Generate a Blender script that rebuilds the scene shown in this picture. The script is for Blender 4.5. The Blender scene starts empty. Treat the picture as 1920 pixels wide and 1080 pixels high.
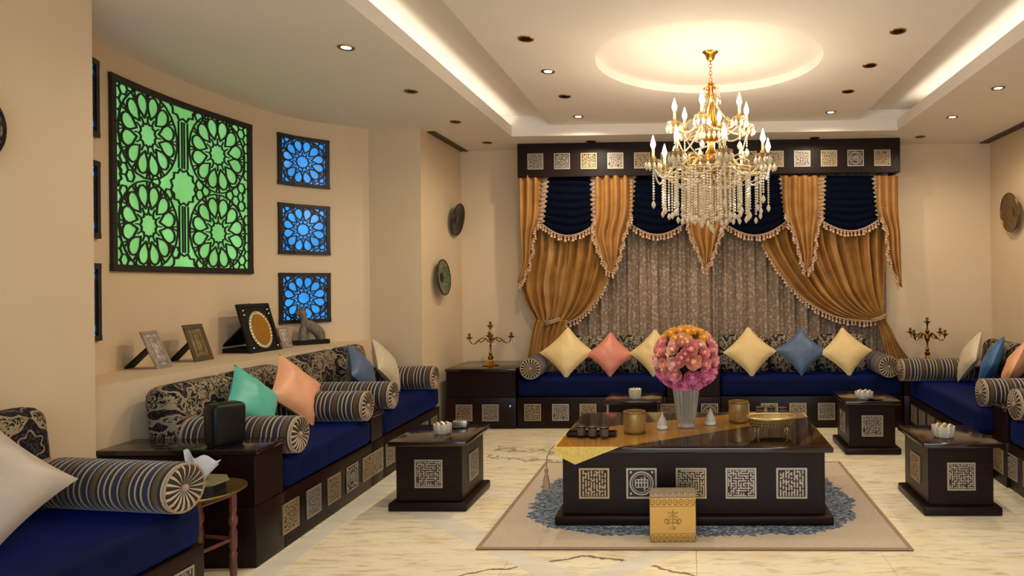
import bpy, bmesh, math, random
from mathutils import Vector, Matrix, noise
random.seed(7)
PI = math.pi
C = bpy.context.scene.collection
sc = bpy.context.scene

# ------------------------------------------------------------------ camera, world, key light, exposure
F, CX, CY, EYE = 1300.0, 1253.5, 530.0, 1.47
YAW, ROLL = math.atan(0.031), 0.0095
cam_data = bpy.data.cameras.new('camera')
cam = bpy.data.objects.new('camera', cam_data)
C.objects.link(cam)
cam_data.sensor_width = 36.0
cam_data.lens = F / 1920 * 36
cam_data.shift_x = (960 - CX) / 1920
cam_data.shift_y = (CY - 540) / 1920
cam_data.clip_start = 0.05
cam.matrix_world = (Matrix.Translation((0, 0, EYE)) @ Matrix.Rotation(YAW, 4, 'Z') @
                    Matrix.Rotation(PI / 2, 4, 'X') @ Matrix.Rotation(-ROLL, 4, 'Z'))
sc.camera = cam
world = bpy.data.worlds.new('world')
sc.world = world
world.use_nodes = True
world.node_tree.nodes['Background'].inputs[0].default_value = (0.9, 0.85, 0.8, 1)
world.node_tree.nodes['Background'].inputs[1].default_value = 0.3
sc.view_settings.view_transform = 'Standard'
sc.view_settings.look = 'None'
sc.view_settings.exposure = 0.2
sc.view_settings.gamma = 1.0
sc.view_settings.use_curve_mapping = False
sc.cycles.max_bounces = 8
sc.cycles.diffuse_bounces = 4
sc.cycles.glossy_bounces = 4
sc.cycles.transmission_bounces = 5
sc.cycles.transparent_max_bounces = 8
sc.cycles.caustics_reflective = False
sc.cycles.caustics_refractive = False
sc.cycles.sample_clamp_indirect = 6.0

def light(kind, loc, energy, color, rot=(0, 0, 0), **kw):
    d = bpy.data.lights.new('lamp_light', kind)
    d.energy = energy
    d.color = color
    for k, v in kw.items():
        setattr(d, k, v)
    o = bpy.data.objects.new('lamp_light', d)
    o.location = loc
    o.rotation_euler = rot
    C.objects.link(o)
    return o
# added fill light behind the viewer, at an added opening in the rear wall
light('AREA', (0.3, -1.45, 1.75), 106, (0.70, 0.87, 1.0), rot=(PI / 2 - 0.35, 0, 0), shape='RECTANGLE', size=4.2, size_y=2.0)

# ------------------------------------------------------------------ projection helper (photo pixel + known depth -> point)
_c, _s = math.cos(YAW), math.sin(YAW)
_cr, _sr = math.cos(ROLL), math.sin(ROLL)
def at(u, v, Y):
    du, dv = u - CX, CY - v
    a = (du * _cr + dv * _sr) / F
    b = (-du * _sr + dv * _cr) / F
    t = Y / (_s * a + _c)
    return Vector(((_c * a - _s) * t, Y, EYE + b * t))

# ------------------------------------------------------------------ materials
def lin(r, g, b):
    f = lambda c: c / 12.92 if c <= 0.04045 else ((c + 0.055) / 1.055) ** 2.4
    return (f(r / 255), f(g / 255), f(b / 255), 1.0)

class NT:
    def __init__(s, name):
        s.m = bpy.data.materials.new(name)
        s.m.use_nodes = True
        s.t = s.m.node_tree
        s.b = s.t.nodes['Principled BSDF']
    def n(s, typ, **kw):
        x = s.t.nodes.new(typ)
        for k, v in kw.items():
            if isinstance(k, str) and hasattr(x, k):
                setattr(x, k, v)
        return x
    def l(s, a, b):
        s.t.links.new(a, b)
    def inp(s, key, v):
        if hasattr(v, 'is_linked') or isinstance(v, bpy.types.NodeSocket):
            s.l(v, s.b.inputs[key])
        else:
            s.b.inputs[key].default_value = v
    def math(s, op, a, b=None, c=None):
        x = s.n('ShaderNodeMath', operation=op)
        for i, q in enumerate((a, b, c)):
            if q is None:
                continue
            if isinstance(q, bpy.types.NodeSocket):
                s.l(q, x.inputs[i])
            else:
                x.inputs[i].default_value = q
        return x.outputs[0]
    def coord(s, kind='Object', scale=(1, 1, 1), loc=(0, 0, 0), rot=(0, 0, 0)):
        tc = s.n('ShaderNodeTexCoord')
        mp = s.n('ShaderNodeMapping')
        mp.inputs['Scale'].default_value = scale
        mp.inputs['Location'].default_value = loc
        mp.inputs['Rotation'].default_value = rot
        s.l(tc.outputs[kind], mp.inputs['Vector'])
        return mp.outputs[0]
    def noise(s, vec, scale, detail=3, rough=0.5, dist=0.0):
        x = s.n('ShaderNodeTexNoise')
        x.inputs['Scale'].default_value = scale
        x.inputs['Detail'].default_value = detail
        x.inputs['Roughness'].default_value = rough
        x.inputs['Distortion'].default_value = dist
        s.l(vec, x.inputs['Vector'])
        return x.outputs['Fac']
    def voro(s, vec, scale, feature='F1', rnd=1.0):
        x = s.n('ShaderNodeTexVoronoi', feature=feature)
        x.inputs['Scale'].default_value = scale
        x.inputs['Randomness'].default_value = rnd
        s.l(vec, x.inputs['Vector'])
        return x.outputs['Distance']
    def ramp(s, fac, stops, interp='LINEAR'):
        x = s.n('ShaderNodeValToRGB')
        x.color_ramp.interpolation = interp
        els = x.color_ramp.elements
        while len(els) < len(stops):
            els.new(0.5)
        for e, (p, c) in zip(els, stops):
            e.position = p
            e.color = c
        s.l(fac, x.inputs[0])
        return x.outputs[0]
    def mix(s, fac, a, b):
        x = s.n('ShaderNodeMix', data_type='RGBA')
        for i, q in ((0, fac), (6, a), (7, b)):
            if isinstance(q, bpy.types.NodeSocket):
                s.l(q, x.inputs[i])
            else:
                x.inputs[i].default_value = q
        return x.outputs[2]
    def bump(s, h, strength=0.2, dist=0.01):
        x = s.n('ShaderNodeBump')
        x.inputs['Strength'].default_value = strength
        x.inputs['Distance'].default_value = dist
        s.l(h, x.inputs['Height'])
        s.l(x.outputs[0], s.b.inputs['Normal'])

def plain(name, rgb, rough=0.5, metal=0.0, noise_amt=0.08, nscale=30, bump=0.0, **kw):
    t = NT(name)
    v = t.coord()
    f = t.noise(v, nscale, 3)
    c = lin(*rgb)
    d = tuple(x * (1 - noise_amt) for x in c[:3]) + (1,)
    e = tuple(min(1, x * (1 + noise_amt)) for x in c[:3]) + (1,)
    t.inp('Base Color', t.ramp(f, [(0.3, d), (0.7, e)]))
    t.inp('Roughness', rough)
    t.inp('Metallic', metal)
    if bump:
        t.bump(f, bump, 0.004)
    for k, q in kw.items():
        t.inp(k.replace('_', ' '), q)
    return t.m

M = {}
M['wall'] = plain('wall_paint', (216, 192, 160), 0.62, 0, 0.02, 3, 0.02)
M['ceil'] = plain('ceiling_paint', (234, 225, 216), 0.75, 0, 0.015, 2, 0.02)
M['slot'] = plain('vent_metal', (120, 98, 74), 0.6)
M['brass'] = plain('polished_brass', (205, 150, 62), 0.22, 1.0, 0.12, 40)
M['gold'] = plain('gold_lacquer', (188, 162, 108), 0.38, 0.7, 0.1, 30)
M['oldbrass'] = plain('aged_brass', (140, 104, 48), 0.35, 1.0, 0.25, 60)
M['silver'] = plain('silver_metal', (190, 185, 178), 0.25, 1.0, 0.15, 50)
M['pewter'] = plain('pewter_relief', (172, 160, 148), 0.42, 0.75, 0.25, 90)
M['bronze'] = plain('bronze_relief', (176, 154, 122), 0.42, 0.75, 0.25, 90)
M['tileback'] = plain('tile_ground', (66, 54, 46), 0.55, 0.5, 0.2, 60)
M['black'] = plain('black_plastic', (10, 10, 11), 0.42, 0, 0.1, 80, Specular_IOR_Level=0.25)
M['blackmat'] = plain('black_lacquer', (12, 10, 10), 0.5, Specular_IOR_Level=0.25)
M['white'] = plain('white_wax', (225, 218, 205), 0.4)
M['tissue'] = plain('white_tissue', (225, 225, 230), 0.9, 0, 0.04, 20, 0.1)
M['stone'] = plain('grey_stone', (112, 104, 90), 0.75, 0, 0.3, 25, 0.5)
M['redwood'] = plain('turned_redwood', (98, 50, 36), 0.4, 0, 0.25, 18)
M['tray'] = plain('tray_brass', (170, 140, 84), 0.35, 0.9, 0.25, 25)
M['olive'] = plain('olive_lid', (120, 112, 78), 0.6, 0.2)
M['fringe'] = plain('fringe_silk', (180, 142, 114), 0.5, 0, 0.35, 45)
M['cord'] = plain('trim_braid', (156, 128, 104), 0.6, 0, 0.2, 120)
M['rug'] = None
M['cupmetal'] = plain('pewter_cup', (120, 108, 108), 0.35, 0.6, 0.25, 60)
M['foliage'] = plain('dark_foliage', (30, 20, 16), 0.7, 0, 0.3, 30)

def wood(name, a, b, rough):
    t = NT(name)
    v = t.coord(scale=(1.2, 9, 9))
    f = t.noise(v, 4, 5, 0.6, 0.6)
    t.inp('Base Color', t.ramp(f, [(0.3, lin(*a)), (0.7, lin(*b))]))
    t.inp('Roughness', rough)
    t.inp('Specular IOR Level', 0.2 if rough > 0.2 else 0.6)
    t.bump(f, 0.03, 0.003)
    return t.m
M['wood'] = wood('espresso_wood', (20, 8, 6), (34, 14, 10), 0.36)
M['woodtop'] = wood('espresso_wood_top', (30, 17, 14), (42, 25, 20), 0.12)

def velvet():
    t = NT('navy_velvet')
    v = t.coord()
    f = t.noise(v, 5, 4, 0.6)
    t.inp('Base Color', t.ramp(f, [(0.3, lin(3, 11, 42)), (0.7, lin(5, 19, 66))]))
    t.inp('Roughness', 0.75)
    t.inp('Specular IOR Level', 0.1)
    t.inp('Sheen Weight', 0.22)
    t.inp('Sheen Roughness', 0.35)
    t.inp('Sheen Tint', lin(20, 70, 220))
    t.bump(t.noise(v, 60, 2), 0.08, 0.003)
    return t.m
M['velvet'] = velvet()
M['swag'] = plain('midnight_satin', (4, 8, 24), 0.8, 0, 0.2, 12, 0, Specular_IOR_Level=0.04)

def damask():
    t = NT('damask_fabric')
    v = t.coord()
    nz = t.n('ShaderNodeTexNoise')
    nz.inputs['Scale'].default_value = 11
    nz.inputs['Detail'].default_value = 2
    t.l(v, nz.inputs['Vector'])
    ad = t.n('ShaderNodeVectorMath', operation='MULTIPLY_ADD')
    t.l(nz.outputs['Color'], ad.inputs[0])
    ad.inputs[1].default_value = (0.05, 0.05, 0.05)
    t.l(v, ad.inputs[2])
    w = ad.outputs[0]
    vo = t.n('ShaderNodeTexVoronoi', feature='F1')          # large medallions
    vo.inputs['Scale'].default_value = 4.4
    vo.inputs['Randomness'].default_value = 0.55
    t.l(w, vo.inputs['Vector'])
    df = t.n('ShaderNodeVectorMath', operation='SUBTRACT')
    t.l(w, df.inputs[0])
    t.l(vo.outputs['Position'], df.inputs[1])
    sp = t.n('ShaderNodeSeparateXYZ')
    t.l(df.outputs[0], sp.inputs[0])
    th = t.math('ARCTAN2', sp.outputs[2], sp.outputs[0])
    lob = t.math('ADD', 1.0, t.math('MULTIPLY', 0.16, t.math('COSINE', t.math('MULTIPLY', th, 6.0))))
    r = t.math('MULTIPLY', vo.outputs['Distance'], lob)
    ring = t.math('MAXIMUM', t.math('COMPARE', r, 0.45, 0.028), t.math('COMPARE', r, 0.24, 0.014))
    out = t.math('GREATER_THAN', r, 0.47)
    scroll = t.math('COMPARE', t.noise(w, 17, 2, 0.5, 1.2), 0.5, 0.035)
    scroll2 = t.math('COMPARE', t.noise(w, 34, 2, 0.5, 0.8), 0.52, 0.03)
    dots = t.math('LESS_THAN', t.voro(w, 30, 'F1', 0.9), 0.27)
    f = t.math('MAXIMUM', ring, t.math('MULTIPLY', out, t.math('MAXIMUM', scroll, t.math('MAXIMUM', dots, scroll2))))
    inner = t.math('MULTIPLY', t.math('SUBTRACT', 1.0, out), t.math('COMPARE', t.noise(w, 26, 2, 0.5, 1.0), 0.5, 0.035))
    pal = t.mix(t.noise(v, 3.2, 1), lin(118, 108, 104), lin(176, 154, 112))
    col = t.mix(inner, lin(16, 14, 19), lin(62, 54, 56))
    col = t.mix(f, col, pal)
    t.inp('Base Color', col)
    t.inp('Roughness', 0.75)
    t.inp('Specular IOR Level', 0.2)
    t.bump(f, 0.3, 0.004)
    return t.m
M['damask'] = damask()

def stripes():
    t = NT('striped_chenille')
    v = t.coord()
    sp = t.n('ShaderNodeSeparateXYZ')
    t.l(v, sp.inputs[0])
    f = t.math('FRACT', t.math('DIVIDE', t.math('ADD', sp.outputs[0], 5.0), 0.15))
    be, bk, nv, br = lin(178, 158, 134), lin(18, 14, 13), lin(22, 28, 58), lin(80, 54, 26)
    seq = [be, bk, bk, be, nv, bk, be, bk, br, br, br, bk, be, nv, nv, bk]
    t.inp('Base Color', t.ramp(f, [(i / len(seq), c) for i, c in enumerate(seq)], 'CONSTANT'))
    t.inp('Roughness', 0.8)
    t.inp('Sheen Weight', 0.3)
    t.bump(t.noise(v, 150, 2), 0.2, 0.003)
    return t.m
M['stripe'] = stripes()
def pleats():
    t = NT('pleated_cap')
    v = t.coord()
    sp = t.n('ShaderNodeSeparateXYZ')
    t.l(v, sp.inputs[0])
    a = t.math('ARCTAN2', sp.outputs[2], sp.outputs[1])
    f = t.math('FRACT', t.math('MULTIPLY', t.math('ADD', a, 7), 18 / (2 * PI)))
    t.inp('Base Color', t.ramp(f, [(0, lin(176, 156, 132)), (0.38, lin(24, 18, 18)), (0.72, lin(90, 66, 46)), (0.8, lin(24, 18, 18))], 'CONSTANT'))
    t.inp('Roughness', 0.8)
    return t.m
M['pleat'] = pleats()

def satin(name, rgb):
    t = NT(name)
    v = t.coord()
    f = t.noise(v, 7, 3)
    c = lin(*rgb)
    t.inp('Base Color', t.ramp(f, [(0.3, tuple(x * 0.92 for x in c[:3]) + (1,)), (0.7, c)]))
    t.inp('Roughness', 0.42)
    t.inp('Sheen Weight', 0.4)
    t.inp('Sheen Tint', c)
    t.bump(t.noise(v, 14, 3), 0.15, 0.01)
    return t.m
M['cream'] = satin('cream_satin', (226, 196, 138))
M['coral'] = satin('coral_satin', (214, 132, 112))
M['peach'] = satin('peach_satin', (226, 162, 124))
M['teal'] = satin('teal_satin', (84, 178, 158))
M['slate'] = satin('slate_satin', (78, 98, 128))
M['blue'] = satin('blue_satin', (60, 104, 152))
M['ivory'] = satin('ivory_satin', (206, 190, 162))
M['pearl'] = satin('pearl_satin', (188, 172, 158))

def drape_mat():
    t = NT('gold_velvet_drape')
    v = t.coord()
    f = t.noise(v, 6, 3)
    t.inp('Base Color', t.ramp(f, [(0.3, lin(142, 96, 42)), (0.7, lin(172, 122, 62))]))
    t.inp('Roughness', 0.5)
    t.inp('Sheen Weight', 0.35)
    t.inp('Sheen Tint', lin(225, 180, 115))
    return t.m
M['drape'] = drape_mat()
def lace():
    t = NT('lace_sheer')
    v = t.coord()
    d = t.voro(v, 26, 'F1')
    e = t.voro(v, 60, 'DISTANCE_TO_EDGE')
    a = t.math('MULTIPLY', t.math('LESS_THAN', d, 0.42), t.math('LESS_THAN', e, 0.16))
    f = t.math('MAXIMUM', a, t.math('MULTIPLY', t.noise(v, 90, 2), 0.5))
    t.inp('Base Color', t.mix(f, lin(120, 98, 80), lin(186, 164, 142)))
    t.inp('Roughness', 0.8)
    return t.m
M['lace'] = lace()

def marble(name, base, light, dark, amt):
    t = NT(name)
    tc = t.n('ShaderNodeNewGeometry')
    mp = t.n('ShaderNodeMapping')
    mp.inputs['Scale'].default_value = (0.8, 3.2, 1)
    t.l(tc.outputs['Position'], mp.inputs['Vector'])
    v = mp.outputs[0]
    f = t.noise(v, 1.6, 6, 0.62, 0.8)
    col = t.ramp(f, [(0.25, lin(*dark)), (0.45, lin(*base)), (0.68, lin(*light))])
    mp2 = t.n('ShaderNodeMapping')
    mp2.inputs['Scale'].default_value = (2.0, 9, 1)
    mp2.inputs['Rotation'].default_value = (0, 0, 0.12)
    t.l(tc.outputs['Position'], mp2.inputs['Vector'])
    s1 = t.noise(mp2.outputs[0], 2.6, 5, 0.65, 0.5)
    streak = t.ramp(s1, [(0.30, (1, 1, 1, 1)), (0.50, (0, 0, 0, 1))])
    col = t.mix(t.math('MULTIPLY', streak, amt), col, lin(180, 158, 124))
    if amt > 0.3:
        # the dark book-matched vein before the rug and two grey ones near the far left
        sp = t.n('ShaderNodeSeparateXYZ')
        t.l(tc.outputs['Position'], sp.inputs[0])
        wob = t.noise(tc.outputs['Position'], 7, 4, 0.6)
        ax = t.math('ABSOLUTE', t.math('ADD', sp.outputs[0], 0.56))
        yy = t.math('ADD', sp.outputs[1], t.math('ADD', t.math('MULTIPLY', ax, 0.42), t.math('MULTIPLY', wob, 0.12)))
        near = t.math('COMPARE', yy, 3.79, 0.011)
        near = t.math('MULTIPLY', near, t.math('LESS_THAN', ax, 0.75))
        y2 = t.math('ADD', sp.outputs[1], t.math('ADD', t.math('MULTIPLY', sp.outputs[0], 0.22), t.math('MULTIPLY', wob, 0.5)))
        far = t.math('MAXIMUM', t.math('COMPARE', y2, 6.02, 0.035), t.math('COMPARE', y2, 5.72, 0.025))
        lim = t.math('MULTIPLY', t.math('LESS_THAN', sp.outputs[0], -0.6), t.math('GREATER_THAN', sp.outputs[0], -1.75))
        far = t.math('MULTIPLY', t.math('MULTIPLY', far, lim), 0.6)
        col = t.mix(t.math('MULTIPLY', t.math('MAXIMUM', near, far), 0.8), col, lin(84, 66, 48))
    t.inp('Base Color', col)
    t.inp('Roughness', 0.2)
    return t.m
M['marble'] = marble('cream_marble', (244, 230, 198), (248, 238, 216), (236, 210, 168), 0.65)
M['marble2'] = marble('white_marble', (228, 220, 204), (236, 230, 216), (216, 204, 182), 0.12)
M['grout'] = plain('grout', (176, 148, 108), 0.8)

def rug_mat():
    t = NT('sisal_rug')
    v = t.coord(scale=(1, 1, 1))
    f = t.noise(v, 260, 2)
    g = t.noise(v, 3, 3)
    c = t.ramp(f, [(0.35, lin(180, 162, 142)), (0.65, lin(210, 194, 174))])
    t.inp('Base Color', t.mix(t.math('MULTIPLY', g, 0.3), c, lin(174, 154, 132)))
    t.inp('Roughness', 0.95)
    t.bump(f, 0.4, 0.003)
    return t.m
M['rug'] = rug_mat()
def pile():
    t = NT('blue_pile')
    v = t.coord(scale=(1, 2.2, 1))
    f = t.noise(v, 48, 5, 0.75)
    t.inp('Base Color', t.ramp(f, [(0.38, lin(24, 32, 54)), (0.47, lin(62, 80, 110)), (0.54, lin(120, 134, 150)), (0.62, lin(204, 202, 194))]))
    t.inp('Roughness', 0.95)
    t.bump(f, 0.6, 0.01)
    return t.m
M['pile'] = pile()

def emit(name, rgb, strength):
    t = NT(name)
    t.inp('Base Color', lin(*rgb))
    t.inp('Emission Color', lin(*rgb))
    t.inp('Emission Strength', strength)
    return t.m
M['bulb'] = emit('bulb_glow', (255, 214, 150), 9)
M['lamp_on'] = emit('downlight_glow', (255, 240, 215), 8)
M['strip'] = emit('cove_led', (255, 250, 230), 7)
def stained(name, a, b, strength):
    t = NT(name)
    v = t.coord()
    c = t.ramp(t.noise(v, 3.5, 3), [(0.3, lin(*a)), (0.7, lin(*b))])
    t.inp('Base Color', c)
    t.inp('Roughness', 0.2)
    t.inp('Emission Color', c)
    t.inp('Emission Strength', strength)
    return t.m
M['green'] = stained('green_backlit_glass', (104, 176, 100), (122, 200, 126), 0.62)
M['bluepane'] = stained('blue_backlit_glass', (26, 118, 206), (52, 152, 236), 0.72)

def glass(name, rgb, rough=0.02, tw=1.0):
    t = NT(name)
    t.inp('Base Color', lin(*rgb))
    t.inp('Roughness', rough)
    t.inp('Transmission Weight', tw)
    t.inp('IOR', 1.5)
    return t.m
M['crystal'] = glass('crystal', (255, 240, 214), 0.12, 0.35)
M['glass'] = glass('clear_glass', (236, 230, 216), 0.1, 0.7)

def ornament():
    t = NT('gold_paper')
    v = t.coord()
    f = t.noise(v, 200, 2)
    t.inp('Base Color', t.ramp(f, [(0.3, lin(196, 148, 70)), (0.7, lin(214, 168, 92))]))
    t.inp('Roughness', 0.38)
    t.inp('Metallic', 0.35)
    return t.m
M['goldpaper'] = ornament()
M['goldrelief'] = plain('gold_relief', (150, 108, 48), 0.4, 0.5)
M['greypaper'] = plain('grey_card', (140, 122, 98), 0.6, 0.1)
M['runner'] = plain('gold_runner', (220, 188, 92), 0.5, 0.1, 0.15, 60, 0.1)
M['runner_edge'] = plain('runner_braid', (120, 90, 50), 0.6)
M['photo'] = plain('photo_print', (172, 160, 150), 0.3, 0, 0.6, 28)
M['sepia'] = plain('sepia_print', (120, 104, 70), 0.3, 0, 0.6, 35)
M['honey'] = plain('honey_disc', (176, 122, 34), 0.35, 0.5, 0.15, 50)
M['pale'] = plain('pale_gold_ring', (206, 186, 138), 0.35, 0.6, 0.3, 70)
M['frame_silver'] = plain('frame_silver', (168, 156, 148), 0.35, 0.7)
M['frame_olive'] = plain('frame_olive', (96, 82, 58), 0.4, 0.5)
def plate(name, a, b, c):
    t = NT(name)
    v = t.coord()
    d = t.voro(v, 22, 'F1', 0.9)
    f = t.noise(v, 12, 4)
    col = t.ramp(d, [(0.2, lin(*a)), (0.4, lin(*b)), (0.6, lin(*c))])
    t.inp('Base Color', t.mix(t.math('MULTIPLY', f, 0.4), col, lin(*a)))
    t.inp('Roughness', 0.35)
    t.inp('Metallic', 0.3)
    t.bump(d, 0.3, 0.004)
    return t.m
M['plate_dark'] = plate('dark_engraved_plate', (28, 22, 20), (56, 44, 34), (40, 38, 48))
M['plate_green'] = plate('green_painted_plate', (52, 74, 50), (150, 150, 112), (88, 104, 72))
M['plate_brown'] = plate('brown_engraved_plate', (72, 52, 30), (120, 96, 62), (92, 70, 42))
M['plate_shell'] = plate('shell_inlay_plate', (34, 22, 18), (150, 132, 104), (70, 44, 30))
for nm, rgb in dict(rose_orange=(238, 182, 84), rose_peach=(242, 170, 134), rose_pink=(242, 156, 154), rose_magenta=(232, 126, 162), rose_blush=(244, 190, 166)).items():
    M[nm] = plain(nm, rgb, 0.6, 0, 0.12, 40)

# ------------------------------------------------------------------ mesh builder
class MB:
    def __init__(s):
        s.v, s.f, s.mi = [], [], []
        s.cur = 0
    def add(s, verts, faces):
        o = len(s.v)
        s.v += [tuple(p) for p in verts]
        for f in faces:
            s.f.append(tuple(o + i for i in f))
            s.mi.append(s.cur)
        return s
    def box(s, x0, x1, y0, y1, z0, z1):
        v = [(x, y, z) for z in (z0, z1) for y in (y0, y1) for x in (x0, x1)]
        return s.add(v, [(0, 2, 3, 1), (4, 5, 7, 6), (0, 1, 5, 4), (2, 6, 7, 3), (0, 4, 6, 2), (1, 3, 7, 5)])
    def lathe(s, prof, n=16, c=(0, 0, 0), axis='z'):
        def pos(r, h, a):
            p = (r * math.cos(a), r * math.sin(a))
            return {'z': (p[0], p[1], h), 'x': (h, p[0], p[1]), 'y': (p[0], h, p[1])}[axis]
        v = [tuple(q + w for q, w in zip(pos(r, h, 2 * PI * i / n), c)) for r, h in prof for i in range(n)]
        f = [(k * n + i, k * n + (i + 1) % n, (k + 1) * n + (i + 1) % n, (k + 1) * n + i) for k in range(len(prof) - 1) for i in range(n)]
        if prof[0][0] > 1e-5:
            f.append(tuple(range(n)))
        if prof[-1][0] > 1e-5:
            f.append(tuple((len(prof) - 1) * n + i for i in range(n)))
        return s.add(v, f)
    def tube(s, path, r, n=6, closed=False):
        P = [Vector(p) for p in path]
        N = len(P)
        v, f = [], []
        ref = Vector((0.123, 0.31, 0.94))
        for i, p in enumerate(P):
            a = P[(i - 1) % N] if (closed or i) else p
            b = P[(i + 1) % N] if (closed or i < N - 1) else p
            d = (b - a).normalized()
            x = d.cross(ref).normalized()
            y = d.cross(x)
            rr = r(i / max(1, N - 1)) if callable(r) else r
            v += [p + (x * math.cos(2 * PI * k / n) + y * math.sin(2 * PI * k / n)) * rr for k in range(n)]
        for i in range(N if closed else N - 1):
            j = (i + 1) % N
            f += [(i * n + k, i * n + (k + 1) % n, j * n + (k + 1) % n, j * n + k) for k in range(n)]
        if not closed:
            f += [tuple(range(n)), tuple((N - 1) * n + k for k in range(n))]
        return s.add(v, f)
    def prism(s, poly, z0, z1):
        n = len(poly)
        v = [(x, y, z) for z in (z0, z1) for x, y in poly]
        return s.add(v, [tuple(range(n)), tuple(n + i for i in range(n))] + [(i, (i + 1) % n, n + (i + 1) % n, n + i) for i in range(n)])
    def grid(s, fn, nu, nv):
        v = [fn(i / nu, j / nv) for j in range(nv + 1) for i in range(nu + 1)]
        w = nu + 1
        return s.add(v, [(j * w + i, j * w + i + 1, (j + 1) * w + i + 1, (j + 1) * w + i) for j in range(nv) for i in range(nu)])
    def ball(s, c, r, n=8, m=5, sz=1.0):
        prof = [(max(1e-6, r * math.sin(PI * k / m)), -r * sz * math.cos(PI * k / m)) for k in range(m + 1)]
        return s.lathe(prof, n, c)
    def rbox(s, x0, x1, y0, y1, z0, z1, bev=0.01, seg=2):
        bm = bmesh.new()
        bmesh.ops.create_cube(bm, size=1)
        for q in bm.verts:
            q.co = Vector(((x0 + x1) / 2 + q.co.x * (x1 - x0), (y0 + y1) / 2 + q.co.y * (y1 - y0), (z0 + z1) / 2 + q.co.z * (z1 - z0)))
        bmesh.ops.bevel(bm, geom=bm.edges[:], offset=bev, segments=seg, profile=0.5, affect='EDGES')
        bm.verts.index_update()
        s.add([q.co[:] for q in bm.verts], [[q.index for q in f.verts] for f in bm.faces])
        bm.free()
        return s
    def xf(s, mat, start=0):
        for i in range(start, len(s.v)):
            s.v[i] = tuple(mat @ Vector(s.v[i]))
        return s
    def mesh(s, name, mats, smooth=True, ang=40):
        me = bpy.data.meshes.new(name)
        me.from_pydata(s.v, [], s.f)
        bm = bmesh.new()
        bm.from_mesh(me)
        bmesh.ops.recalc_face_normals(bm, faces=bm.faces)
        bm.to_mesh(me)
        bm.free()
        for m in (mats if isinstance(mats, (list, tuple)) else [mats]):
            me.materials.append(m)
        if len(me.materials) > 1:
            me.polygons.foreach_set('material_index', s.mi)
        if smooth:
            me.polygons.foreach_set('use_smooth', [True] * len(me.polygons))
            me.set_sharp_from_angle(angle=math.radians(ang))
        me.update()
        return me
    def build(s, name, mats, parent=None, loc=None, rot=None, smooth=True, ang=40):
        return place(s.mesh(name, mats, smooth, ang), name, parent, loc, rot)

def place(me, name, parent=None, loc=None, rot=None):
    o = bpy.data.objects.new(name, me)
    C.objects.link(o)
    if parent:
        o.parent = parent
    if loc is not None:
        o.location = loc
    if rot is not None:
        o.rotation_euler = rot
    return o
def tag(o, label, cat, group=None, kind=None):
    o['label'] = label
    o['category'] = cat
    if group:
        o['group'] = group
    if kind:
        o['kind'] = kind
    return o
def thing(name, label, cat, loc=(0, 0, 0), rotz=0.0, group=None):
    o = bpy.data.objects.new(name, None)
    o.empty_display_size = 0.1
    C.objects.link(o)
    o.location = loc
    o.rotation_euler = (0, 0, rotz)
    return tag(o, label, cat, group)
def struct(o, label=None):
    o['kind'] = 'structure'
    if label:
        o['label'] = label
    return o
def sroot(name, label=None):
    o = bpy.data.objects.new(name, None)
    C.objects.link(o)
    return struct(o, label)
def dup(root, loc, rotz=0.0, label=None, group=None):
    r = root.copy()
    C.objects.link(r)
    r.location = loc
    r.rotation_euler = (0, 0, rotz)
    if label:
        r['label'] = label
    if group:
        r['group'] = group
    for ch in list(root.children):
        c = ch.copy()
        C.objects.link(c)
        c.parent = r
        for g in ch.children:
            d = g.copy()
            C.objects.link(d)
            d.parent = c
    return r
def spline(pts, n, closed=False):
    P = [Vector(p) for p in pts]
    out = []
    N = len(P)
    segs = N if closed else N - 1
    for k in range(n if closed else n + 1):
        t = k / n * segs
        i = min(int(t), segs - 1)
        f = t - i
        g = lambda j: P[j % N] if closed else P[max(0, min(N - 1, j))]
        a, b, c, d = g(i - 1), g(i), g(i + 1), g(i + 2)
        out.append(0.5 * ((2 * b) + (c - a) * f + (2 * a - 5 * b + 4 * c - d) * f * f + (3 * b - a - 3 * c + d) * f ** 3))
    return out

# ================================================================== SETTING
ZC, ZP = 2.985, 3.095          # soffit and centre panel heights
XL, XR, YB, YR = -3.06, 3.34, 7.8, -1.6
# ---- floor of marble slabs
floor = MB().box(-4.3, 3.6, -1.8, 8.0, -0.06, -0.012).build('floor', M['grout'])
struct(floor, 'cream veined marble floor laid in slabs')
slab = MB().rbox(-0.4993, 0.4993, -0.4993, 0.4993, -0.02, -0.001, 0.0008, 1).mesh('marble_slab', M['marble'])
for ix in range(-4, 4):
    for iy in range(-1, 9):
        place(slab, 'marble_slab', floor, (ix + 0.52, iy + 0.35, 0))
def band(p, q, w, nm='inlay_strip'):
    a, b = Vector(p), Vector(q)
    d = (b - a).normalized()
    n = Vector((-d.y, d.x)) * (w / 2)
    MB().prism([tuple(a + n), tuple(b + n), tuple(b - n), tuple(a - n)], -0.004, 0).build(nm, M['marble2'], floor)
band((-2.18, 3.42), (-2.32, 6.9), 0.13)
band((-3.0, 3.36), (-2.12, 3.36), 0.13)
band((-1.98, 4.66), (-0.62, 3.42), 0.15)
band((-0.50, 3.42), (0.75, 4.66), 0.15)
band((-0.62, 3.3), (-1.8, 2.1), 0.15)
band((-0.5, 3.3), (0.7, 2.1), 0.15)

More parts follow.
